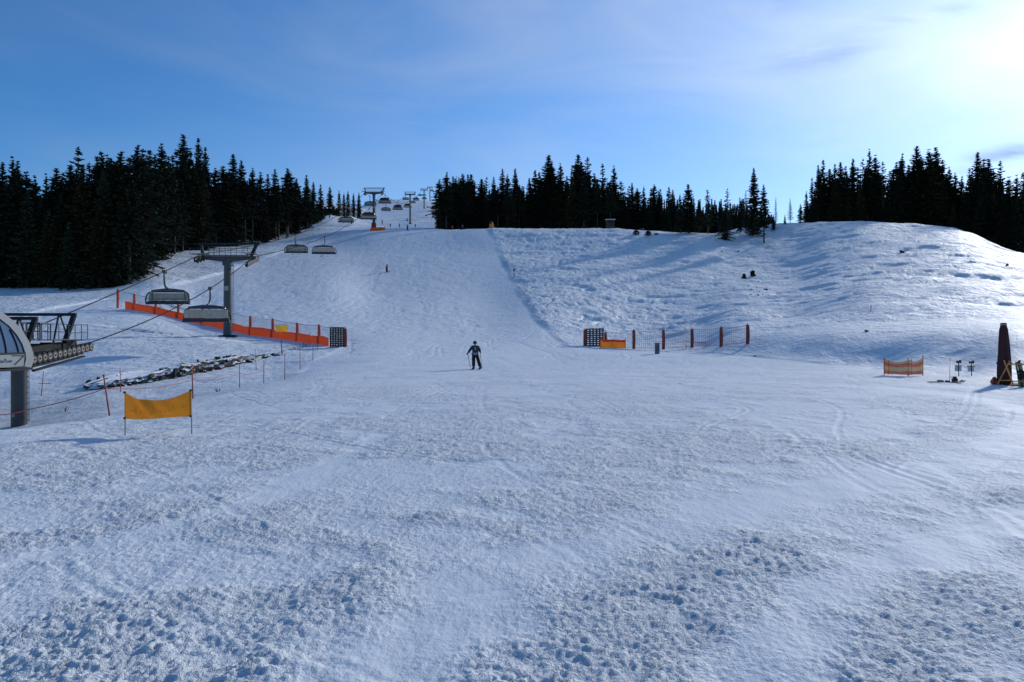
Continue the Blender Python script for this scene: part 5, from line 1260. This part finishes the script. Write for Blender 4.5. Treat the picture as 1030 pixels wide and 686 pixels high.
def ski_gear(root, J, lab_s, lab_p, rz2=0.0, poles=True):
    Mx = Matrix.Translation(root.location) @ Matrix.Rotation(root.rotation_euler.z, 4, 'Z') @ Matrix.Scale(root.scale[0], 4)
    sk = empty('ski_pair', root.location, root.rotation_euler.z, lab_s, 'skis')
    for k in ('fl', 'fr'):
        c = J[k]; m = MB(); g = []
        for i in range(15):
            t = -1 + 2 * i / 14; y = -.12 - t * .85; w = .052 - .012 * math.cos(t * 3); wpt = Mx @ Vector((c.x, c.y + y, 0)); z = gz(wpt.x, wpt.y) - root.location.z + .03 + (.12 * max(0, t - .82) / .18)
            g.append([(c.x - w + rz2 * y, c.y + y, z), (c.x + w + rz2 * y, c.y + y, z)])
        m.sheet(g); o = m.build('ski', M['black'], sk, thick=.02)
        m = MB(); m.box((c.x, c.y + .1, .06), (.08, .1, .06)); m.box((c.x, c.y - .2, .06), (.08, .1, .06)); m.build('binding', M['steel_dark'], o)
    if not poles: return
    for hk, tip, lab in (('hl', Vector((-.30, .45, .12)), lab_p[0]), ('hr', Vector((.47, .35, .05)), lab_p[1])):
        h = J[hk]; b = Mx @ h; r = empty('ski_pole', b, root.rotation_euler.z, lab, 'ski pole'); d = (tip - h)
        m = MB(); m.tube([-d.normalized() * .10, d], [.015, .011], 7); m.build('shaft', M['steel_dark'], r); m = MB(); m.tube([-d.normalized() * .12, d.normalized() * .05], .018, 8); m.build('grip', M['black'], r)
        m = MB(); m.tube([d * .93, d * .935], .045, 10); m.build('basket', M['black'], r)
dk = mat('midnight_jacket', (.018, .022, .04), .7, var=.2, scale=8, bump=.2); dk_t = mat('black_trousers', (.008, .009, .014), .9, var=.2, scale=8, bump=.2)
gj = mat('grey_blue_panel', (.22, .27, .33), .7, var=.1); oj = mat('orange_jacket', (.50, .22, .05), .7, var=.1); bl = mat('blue_jacket', (.05, .10, .28), .7, var=.1); gy = mat('grey_jacket', (.10, .11, .13), .7, var=.1)
hp = on(478, 50.0)
rt, J = person(hp, .10, 'skier in a dark jacket with grey-blue front and black trousers, standing mid-piste', dk, dk_t)
m = MB()                                              # pale front panel and hem band of the jacket
g = [[(x * .16 + .0, -.185 - .02 * (1 - x * x) + .03 * (z - 1.1), z) for z in (1.26, 1.36, 1.46)] for x in (-.3, 0, .3)]; m.sheet(g); m.build('jacket_print', gj, rt, smooth=True, thick=.012)
m = MB(); m.lathe([(.23, .93), (.235, 1.0), (.23, 1.08)], (0, .02, 0), 18, wob=lambda a, z: 1 - .16 * abs(math.sin(a))); m.build('jacket_hem', gj, rt, smooth=True)
ski_gear(rt, J, 'dark pair of skis under the skier standing mid-piste', ('ski pole in the outstretched arm of the mid-piste skier, on the left', 'ski pole in the bent arm of the mid-piste skier, on the right'), .10)
def far(px, yb, hpx, rz, lab, jk, ymin, ymax, skis=None):
    p = hit(px, yb, ymin, ymax); s = max(.85, min(1.25, hpx * p.y / F / 1.80)); r_, J_ = person(p, rz, lab, jk, dk_t, pose='far', detail=False, scale=s); ski_gear(r_, J_, skis, None, 0, False); return r_
far(389, 274.0, 8.4, 2.6, 'person in an orange jacket and dark trousers on the slope right of the lift', oj, 120, 235, 'skis of the person in the orange jacket')
far(409.8, 231.6, 5.8, .4, 'tall-looking distant skier in dark clothes on the crest below the third tower', gy, 200, 300, 'skis of the dark distant skier on the crest')
far(465, 231.0, 5.0, 1.2, 'distant skier in a blue jacket on the crest near the middle forest', bl, 200, 300, 'skis of the distant skier in the blue jacket')
far(353.8, 225.4, 4.0, 0, 'distant skier between the lone lift chair and the bubble chair on the upper left slope', gy, 200, 420, 'skis of the distant skier left of the bubble chair')
far(384.5, 224.0, 4.0, .3, 'distant skier just right of the crest tower mast', gy, 250, 460, 'skis of the distant skier right of the crest tower')
far(392.6, 228.2, 3.6, .6, 'distant dark skier, second to the right of the crest tower', dk, 250, 460, 'skis of the second skier right of the crest tower')
far(401.8, 228.6, 3.8, -.8, 'distant skier in a blue-grey jacket, third to the right of the crest tower', bl, 250, 460, 'skis of the third skier right of the crest tower')
far(409.6, 222.8, 3.8, .2, 'distant dark skier just left of the third tower mast', dk, 300, 560, 'skis of the distant skier left of the third tower')
far(417.8, 228.8, 2.6, .2, 'tiny distant skier just right of the foot of the third tower', gy, 250, 460, 'skis of the tiny skier right of the third tower')

# ---------------------------------------------------------------- light, sky, camera
SUN_AZ = R(40); SUN_EL = R(22)           # azimuth measured from the view direction towards the right
w = bpy.data.worlds.new('World'); scene.world = w; w.use_nodes = True; nt = w.node_tree; L = nt.links.new
bg = nt.nodes['Background']; sky = nt.nodes.new('ShaderNodeTexSky'); sky.sky_type = 'NISHITA'; sky.sun_disc = False
sky.sun_elevation = SUN_EL; sky.sun_rotation = SUN_AZ; sky.altitude = 1200; sky.air_density = 1.0; sky.dust_density = .35; sky.ozone_density = 4.0
def nd(t, **k):
    n = nt.nodes.new(t)
    for a, b in k.items(): setattr(n, a, b)
    return n
def mth(op, a, b=None, c=None):
    n = nd('ShaderNodeMath', operation=op)
    for s_, v_ in zip(n.inputs, (a, b, c)):
        if v_ is None: continue
        if isinstance(v_, (int, float)): s_.default_value = v_
        else: L(v_, s_)
    return n.outputs[0]
tc = nd('ShaderNodeTexCoord'); nrm = nd('ShaderNodeVectorMath', operation='NORMALIZE'); L(tc.outputs['Generated'], nrm.inputs[0]); sx = nd('ShaderNodeSeparateXYZ'); L(nrm.outputs[0], sx.inputs[0])
az = mth('ARCTAN2', sx.outputs[0], sx.outputs[1]); el = mth('ARCSINE', sx.outputs[2])
# thin high veil, streaky
cv = nd('ShaderNodeCombineXYZ'); L(mth('MULTIPLY_ADD', el, .9, az), cv.inputs[0]); L(mth('MULTIPLY', el, 3.2), cv.inputs[1])
def wn(scale, det, rough, off=0.0, dist=0.0):
    n = nd('ShaderNodeTexNoise'); n.inputs['Scale'].default_value = scale; n.inputs['Detail'].default_value = det; n.inputs['Roughness'].default_value = rough; n.inputs['Distortion'].default_value = dist
    mp = nd('ShaderNodeMapping'); mp.inputs['Location'].default_value = (off, off * .7, 0); L(cv.outputs[0], mp.inputs[0]); L(mp.outputs[0], n.inputs['Vector']); return n.outputs['Fac']
veil = wn(2.4, 7, .55, 3.1, .6)
vr = nd('ShaderNodeMapRange'); vr.inputs[1].default_value = .40; vr.inputs[2].default_value = .75; L(veil, vr.inputs[0])
dt = nd('ShaderNodeVectorMath', operation='DOT_PRODUCT'); L(nrm.outputs[0], dt.inputs[0]); dt.inputs[1].default_value = (math.sin(SUN_AZ) * math.cos(SUN_EL), math.cos(SUN_AZ) * math.cos(SUN_EL), math.sin(SUN_EL))
cs = mth('MAXIMUM', dt.outputs['Value'], 0.0)
glow = mth('ADD', mth('MULTIPLY', mth('POWER', cs, 32), GLOW1), mth('MULTIPLY', mth('POWER', cs, 4), GLOW2))
vamt = mth('MULTIPLY', vr.outputs[0], mth('ADD', mth('MULTIPLY', mth('POWER', cs, 4), .55), .12))
lum = mth('ADD', glow, VEIL)
m1 = nd('ShaderNodeMix', data_type='RGBA'); cmb = nd('ShaderNodeCombineColor')
for i, k in enumerate((.86, .96, 1.08)): L(mth('MULTIPLY', lum, k), cmb.inputs[i])
hs = nd('ShaderNodeHueSaturation'); hs.inputs['Saturation'].default_value = 1.24; hs.inputs['Hue'].default_value = .504; L(sky.outputs[0], hs.inputs['Color']); L(hs.outputs[0], m1.inputs[6]); L(cmb.outputs[0], m1.inputs[7]); L(mth('MINIMUM', vamt, .85), m1.inputs[0])
ad = nd('ShaderNodeMix', data_type='RGBA', blend_type='ADD'); ad.inputs[0].default_value = 1; g2 = nd('ShaderNodeCombineColor')
for i, k in enumerate((.90, .97, 1.0)): L(mth('MULTIPLY', glow, k), g2.inputs[i])
L(m1.outputs[2], ad.inputs[6]); L(g2.outputs[0], ad.inputs[7]); cur = ad.outputs[2]
# four small grey-blue cloud wisps
wisp = wn(9, 5, .6, 8.0, .4)
tot = None
for px, py, wx, wy, a in ((818, 55, 46, 13, .85), (770, 3, 34, 11, .7), (1024, 154, 24, 8, .9), (985, 160, 14, 6, .4), (905, 19, 60, 6, .6), (970, 172, 12, 5, .5)):
    a0 = math.atan((px - CX) / F); e0 = math.atan((CY - py) / math.hypot(F, px - CX))
    q = mth('ADD', mth('POWER', mth('DIVIDE', mth('SUBTRACT', az, a0), wx / F), 2), mth('POWER', mth('DIVIDE', mth('SUBTRACT', el, e0), wy / F), 2))
    e = mth('MULTIPLY', mth('EXPONENT', mth('MULTIPLY', q, -1.0)), a); tot = e if tot is None else mth('ADD', tot, e)
wr = nd('ShaderNodeMapRange'); wr.inputs[1].default_value = .38; wr.inputs[2].default_value = .62; L(wisp, wr.inputs[0])
cl = nd('ShaderNodeMix', data_type='RGBA'); L(mth('MULTIPLY', tot, wr.outputs[0]), cl.inputs[0]); L(cur, cl.inputs[6]); cl.inputs[7].default_value = (*CLOUD, 1)
L(cl.outputs[2], bg.inputs[0]); bg.inputs[1].default_value = SKY
sd = bpy.data.lights.new('sun', 'SUN'); sd.energy = SUN; sd.angle = R(2.2); sd.color = (1, .965, .91); so = bpy.data.objects.new('sun', sd); col.objects.link(so)
v = Vector((math.sin(SUN_AZ) * math.cos(SUN_EL), math.cos(SUN_AZ) * math.cos(SUN_EL), math.sin(SUN_EL))); so.rotation_euler = v.to_track_quat('Z', 'Y').to_euler(); so.location = v * 100
cd = bpy.data.cameras.new('camera'); cam = bpy.data.objects.new('camera', cd); col.objects.link(cam); cam.location = (0, 0, CAMZ); cam.rotation_euler = (R(90), 0, 0)
cd.sensor_width = 36; cd.lens = F / 1030 * 36; cd.clip_start = .1; cd.clip_end = 6000; scene.camera = cam
vs_ = scene.view_settings; vs_.view_transform = 'Standard'; vs_.look = 'None'; vs_.gamma = 1; vs_.exposure = EXPO; vs_.use_curve_mapping = False
try:
    vs_.use_white_balance = True; vs_.white_balance_temperature = WB; vs_.white_balance_tint = 10
except Exception as ex: print('no white balance', ex)
scene.render.resolution_x = 1024; scene.render.resolution_y = 682
print('objects', len(bpy.data.objects))
